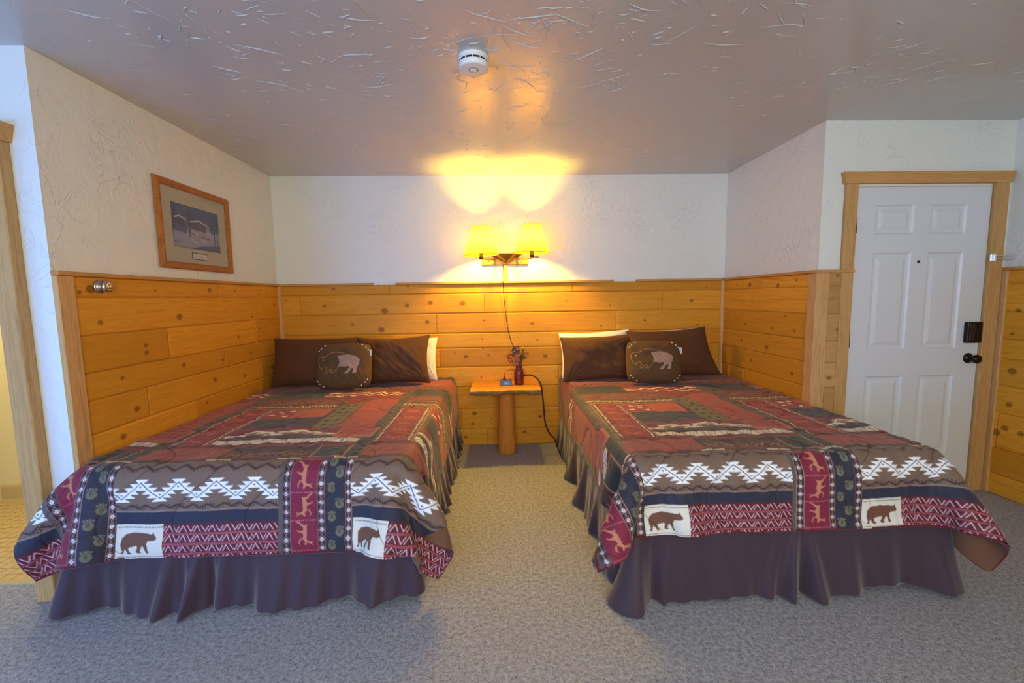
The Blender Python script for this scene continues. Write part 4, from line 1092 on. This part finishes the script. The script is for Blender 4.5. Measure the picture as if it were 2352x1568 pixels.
for cx, dz, ty in ((-.211, -.006, -2.5), (.219, .008, 1.0)):
    bm = bmesh.new(); ax = Matrix.Rotation(ty*DEG, 3, 'Y') @ Vector((0, 0, 1)); b = Vector((cx, -.2, .040+dz))
    add_lathe(bm, [(.150, 0), (.074, .235)], 56, b, ax, caps=False, wob=lambda a, k: .004*math.sin(9*a)); s = from_bm('lamp_shade', bm, M_SHADE, lp, True); s['label'] = 'glowing parchment cone shade'
    u, v2 = frame_axes(ax)
    for r, hh in ((.150, 0), (.074, .235)):
        bm = bmesh.new(); add_tube(bm, [b+ax*hh+u*(r*math.cos(t))+v2*(r*math.sin(t)) for t in [2*PI*k/48 for k in range(49)]], .0028, 6); from_bm('shade_rim', bm, M_SRIM, s, True)
    bm = bmesh.new()
    for t in (0, PI/3, 2*PI/3):
        d = u*math.cos(t)+v2*math.sin(t); add_tube(bm, [b+ax*.20-d*.085, b+ax*.20+d*.085], .0013, 5)
    from_bm('shade_spider', bm, M_PLATE, s)
    bm = bmesh.new(); add_tube(bm, spline([(cx*.45, -.03, .012), (cx*.75, -.10, .004), (cx, -.17, .006), (cx, -.2, .024)], 8), .007, 10); from_bm('lamp_arm', bm, M_PLATE, lp, True)
    bm = bmesh.new(); add_lathe(bm, [(.012, -.01), (.020, -.004), (.020, .012), (.016, .016), (.016, .065), (.0135, .07)], 20, (cx, -.2, .012+dz)); sk = from_bm('socket', bm, M_BRONZE, lp, True)
    bm = bmesh.new(); add_tube(bm, [(cx-.004, -.205, .014), (cx-.055 if cx < 0 else cx+.055, -.22, .010)], .004, 8); from_bm('switch_key', bm, M_BRONZE, lp, True)
    bm = bmesh.new(); add_lathe(bm, [(.010, 0), (.013, .012), (.024, .034), (.029, .055), (.026, .072), (.015, .084), (.003, .088)], 24, (cx, -.2, .100+dz)); from_bm('light_bulb', bm, M_BULB, lp, True)
# cord from lamp to the table, partly inside a pine cord cover
tag(box('cord_cover', (2.012, -.014, 1.507), (2.044, 0, 1.648), M_CASING, bevel=.002, seg=1), 'short pine cord cover on the wall right below the lamp', 'cord cover')
bm = bmesh.new(); add_tube(bm, spline([(2.004, -.012, 1.65), (2.002, -.014, 1.56), (2.000, -.042, 1.502), (2.004, -.040, 1.45), (2.008, -.034, 1.36), (2.018, -.030, 1.25), (2.038, -.030, 1.08), (2.062, -.032, .98), (2.096, -.040, .90), (2.13, -.05, .84), (2.16, -.06, .75), (2.15, -.08, .66), (2.12, -.10, .612)], 8), .0028, 8)
c_ = from_bm('lamp_cord', bm, M_BRONZE, None, True); tag(c_, 'thin dark lamp cord running down the boards behind the vase', 'cord')

# ------------------------------------------------------------------ smoke detector
sd = empty('smoke_detector', (1.862, -1.885, ZC), 'white round smoke detector on the textured ceiling above the beds', 'smoke detector')
bm = bmesh.new(); add_lathe(bm, [(.069, 0), (.0695, -.006), (.068, -.0115)], 48, caps=True); from_bm('mounting_base', bm, M_WHITEP, sd, True)
bm = bmesh.new(); add_lathe(bm, [(.0665, -.0125), (.0685, -.014), (.0685, -.019), (.0665, -.0205)], 48); from_bm('upper_ring', bm, M_WHITEP, sd, True)
bm = bmesh.new(); add_lathe(bm, [(.0635, -.019), (.0635, -.031)], 48); from_bm('vent_grille', bm, M_BLACK, sd, True)
bm = bmesh.new(); add_lathe(bm, [(.0665, -.0300), (.0665, -.032), (.0650, -.048), (.062, -.052), (.058, -.053)], 48); from_bm('detector_body', bm, M_WHITEP, sd, True)
bm = bmesh.new(); add_lathe(bm, [(.0225, -.0530), (.0225, -.0545), (.0185, -.0550)], 32); from_bm('button_ring', bm, M_GREYP, sd, True)
bm = bmesh.new(); add_lathe(bm, [(.0155, -.0530), (.0155, -.0565), (.012, -.058)], 32); from_bm('test_button', bm, M_WHITEP, sd, True)
for q in range(12):
    a = q*PI/6; bm = bmesh.new(); add_box(bm, (-.0012, -.0020, -.0302), (.0012, .0010, -.0188)); bmesh.ops.transform(bm, matrix=Matrix.Rotation(a, 4, 'Z') @ Matrix.Translation((0, -.0635, 0)), verts=bm.verts[:])
    from_bm('vent_rib', bm, M_WHITEP, sd)

# ------------------------------------------------------------------ door knob fixed on the left wainscot
kn = empty('wall_hook', (.018, -1.765, 1.442), 'satin nickel door knob fixed as a hook on the left wainscot', 'hook')
bm = bmesh.new(); add_lathe(bm, [(.034, 0), (.034, .006), (.031, .010)], 32, axis=(1, 0, 0)); from_bm('rosette', bm, M_NICKEL, kn, True)
bm = bmesh.new(); add_lathe(bm, [(.028, .009), (.028, .013), (.018, .015), (.016, .019), (.021, .023), (.027, .030), (.0285, .037), (.026, .044), (.019, .049), (.012, .0495)], 32, axis=(1, 0, 0)); from_bm('knob', bm, M_NICKEL, kn, True)
bm = bmesh.new(); add_lathe(bm, [(.0115, .049), (.0115, .053), (.009, .055)], 24, axis=(1, 0, 0)); b = from_bm('centre_button', bm, M_BRASS, kn, True); b['label'] = 'brass centre button'

# ------------------------------------------------------------------ framed picture on the left wall
pc = empty('framed_picture', (0, -1.006, 1.828), 'oak framed winter landscape print in a cream mat on the left wall', 'picture')
w2, h2, fw = .342, .262, .042
M_FR = wood_mat('oak_frame', srgb(176, 116, 60), srgb(140, 84, 38), HK, attrs=False, scale=(8, 8, 8), rough=.35)
bm = bmesh.new()
prof = [(0, .002), (0, .016), (.006, .022), (.020, .024), (.032, .017), (.036, .019), (.042, .012), (.042, .002)]
cors = [(-1, -1), (1, -1), (1, 1), (-1, 1)]
rings = [[bm.verts.new((d, cy*(w2-s), cz*(h2-s))) for s, d in prof] for cy, cz in cors]
for k in range(4):
    a, b = rings[k], rings[(k+1) % 4]
    for i in range(len(prof)): j = (i+1) % len(prof); bm.faces.new((a[i], b[i], b[j], a[j]))
bmesh.ops.recalc_face_normals(bm, faces=bm.faces[:]); from_bm('picture_frame', bm, M_FR, pc)
M_MAT = mat('cream_mat', srgb(206, 196, 158), .85)
box('mat_board', (.003, -w2+.035, -h2+.035), (.008, w2-.035, h2-.035), M_MAT, pc)
def print_canvas():
    c = Canvas(.44, .265, .0016, (70, 78, 128)); r = random.Random(8); S = lambda *a: a
    for i in range(40):   # sky to snow horizontal bands
        y = .265-i*.004; c.rect(0, .44, y-.004, y, (60+i//2, 72+i//3, 128-i//2))
    c.poly([(0, .18), (.08, .20), (.16, .185), (.26, .205), (.36, .19), (.44, .20), (.44, .12), (0, .12)], (92, 96, 140))
    for i in range(70):
        x = r.uniform(0, .44); h = r.uniform(.03, .09); y = r.uniform(.135, .16); w = r.uniform(.006, .012); c.poly([(x-w, y), (x, y+h), (x+w, y)], [(52, 50, 72), (66, 64, 86), (44, 46, 62)][i % 3])
    c.poly([(0, 0), (0, .13), (.10, .125), (.2, .135), (.3, .12), (.44, .13), (.44, 0)], (164, 160, 182))
    c.poly([(0, .10), (.12, .09), (.12, .135), (0, .14)], (84, 84, 120)); c.poly([(.16, .125), (.30, .12), (.31, .165), (.24, .18), (.17, .168)], (78, 70, 84)); c.line([(.16, .170), (.24, .186), (.315, .166)], .010, (216, 212, 226))
    c.poly([(.03, .15), (.10, .148), (.10, .175), (.03, .178)], (56, 52, 66)); c.line([(.02, .178), (.065, .192), (.11, .176)], .009, (214, 210, 224))
    for pts, w in (([(.02, .155), (.09, .125), (.14, .118)], .004), ([(.10, .14), (.16, .10), (.24, .085)], .006), ([(.14, .12), (.20, .13)], .004)): c.line(pts, w, (58, 54, 72))
    c.line([(.17, .115), (.23, .085), (.30, .05)], .006, (226, 220, 226)); c.line([(.16, .06), (.21, .035)], .006, (224, 218, 224))
    for x, y0, y1, w in ((.145, .075, .25, .010), (.385, .02, .26, .009), (.415, .03, .26, .010), (.012, .12, .26, .010)): c.line([(x, y0), (x+.004, (y0+y1)/2), (x-.002, y1)], w, (50, 44, 58))
    for i in range(26): x = r.uniform(.13, .17); y = r.uniform(.17, .25); c.line([(.145, y), (x+r.uniform(-.03, .03), y+r.uniform(0, .03))], .0022, (54, 48, 62))
    for i in range(60): c.ell(r.uniform(.36, .44), r.uniform(.12, .24), .007, .006, [(52, 66, 78), (64, 76, 96)][i % 2])
    for x in (.315, .332, .345): c.line([(x, .10), (x, .165)], .006, (206, 204, 218))
    c.poly([(.14, 0), (.25, .025), (.44, .045), (.44, 0)], (74, 80, 130)); c.poly([(0, .035), (.09, .042), (.0, .024)], (84, 82, 110)); c.line([(.22, .085), (.34, .080)], .006, (84, 78, 100))
    c.rect(0, .44, 0, .0028, (40, 40, 56)); c.rect(0, .44, .2622, .265, (40, 40, 56)); c.rect(0, .003, 0, .265, (40, 40, 56)); c.rect(.437, .44, 0, .265, (40, 40, 56))
    return c
pcv = print_canvas(); ny_, nz_ = 276, 166
Yp, Zp = np.meshgrid(np.linspace(0, .44, ny_), np.linspace(0, .265, nz_), indexing='ij')
X = np.stack([np.full_like(Yp, .0095), Yp-.222, Zp-.128], -1)
M_PRINT = mat('winter_print', (.5, .5, .5, 1), .5); t_ = NT(M_PRINT); t_.base(t_.attr('col').outputs['Color'])
prn = new_obj('print', grid_mesh('print', X, pcv.sample(Yp, Zp), smooth=False), M_PRINT, pc); prn['label'] = 'blue winter ranch scene with log fence and trees'
pl_ = box('title_plate', (.008, -.072, -.195), (.0095, .078, -.150), mat('plate_border', srgb(60, 48, 30), .5), pc)
box('plate_paper', (.0095, -.067, -.190), (.0102, .073, -.155), mat('plate_paper_white', srgb(226, 220, 206), .7), pl_)
bm = bmesh.new()
for i, yy in enumerate((-.02, -.012, -.004, .004, .012, .020, .028)): add_box(bm, (.0102, yy-.0022, -.1745), (.0104, yy+.0022, -.1715))
from_bm('plate_lettering', bm, mat('faint_ink', srgb(170, 160, 140), .7), pl_)
M_GLASS = mat('picture_glass', (1, 1, 1, 1), .04); M_GLASS.node_tree.nodes['Principled BSDF'].inputs['Transmission Weight'].default_value = 1; M_GLASS.node_tree.nodes['Principled BSDF'].inputs['IOR'].default_value = 1.3
box('glass', (.0125, -w2+.038, -h2+.038), (.0135, w2-.038, h2-.038), M_GLASS, pc)
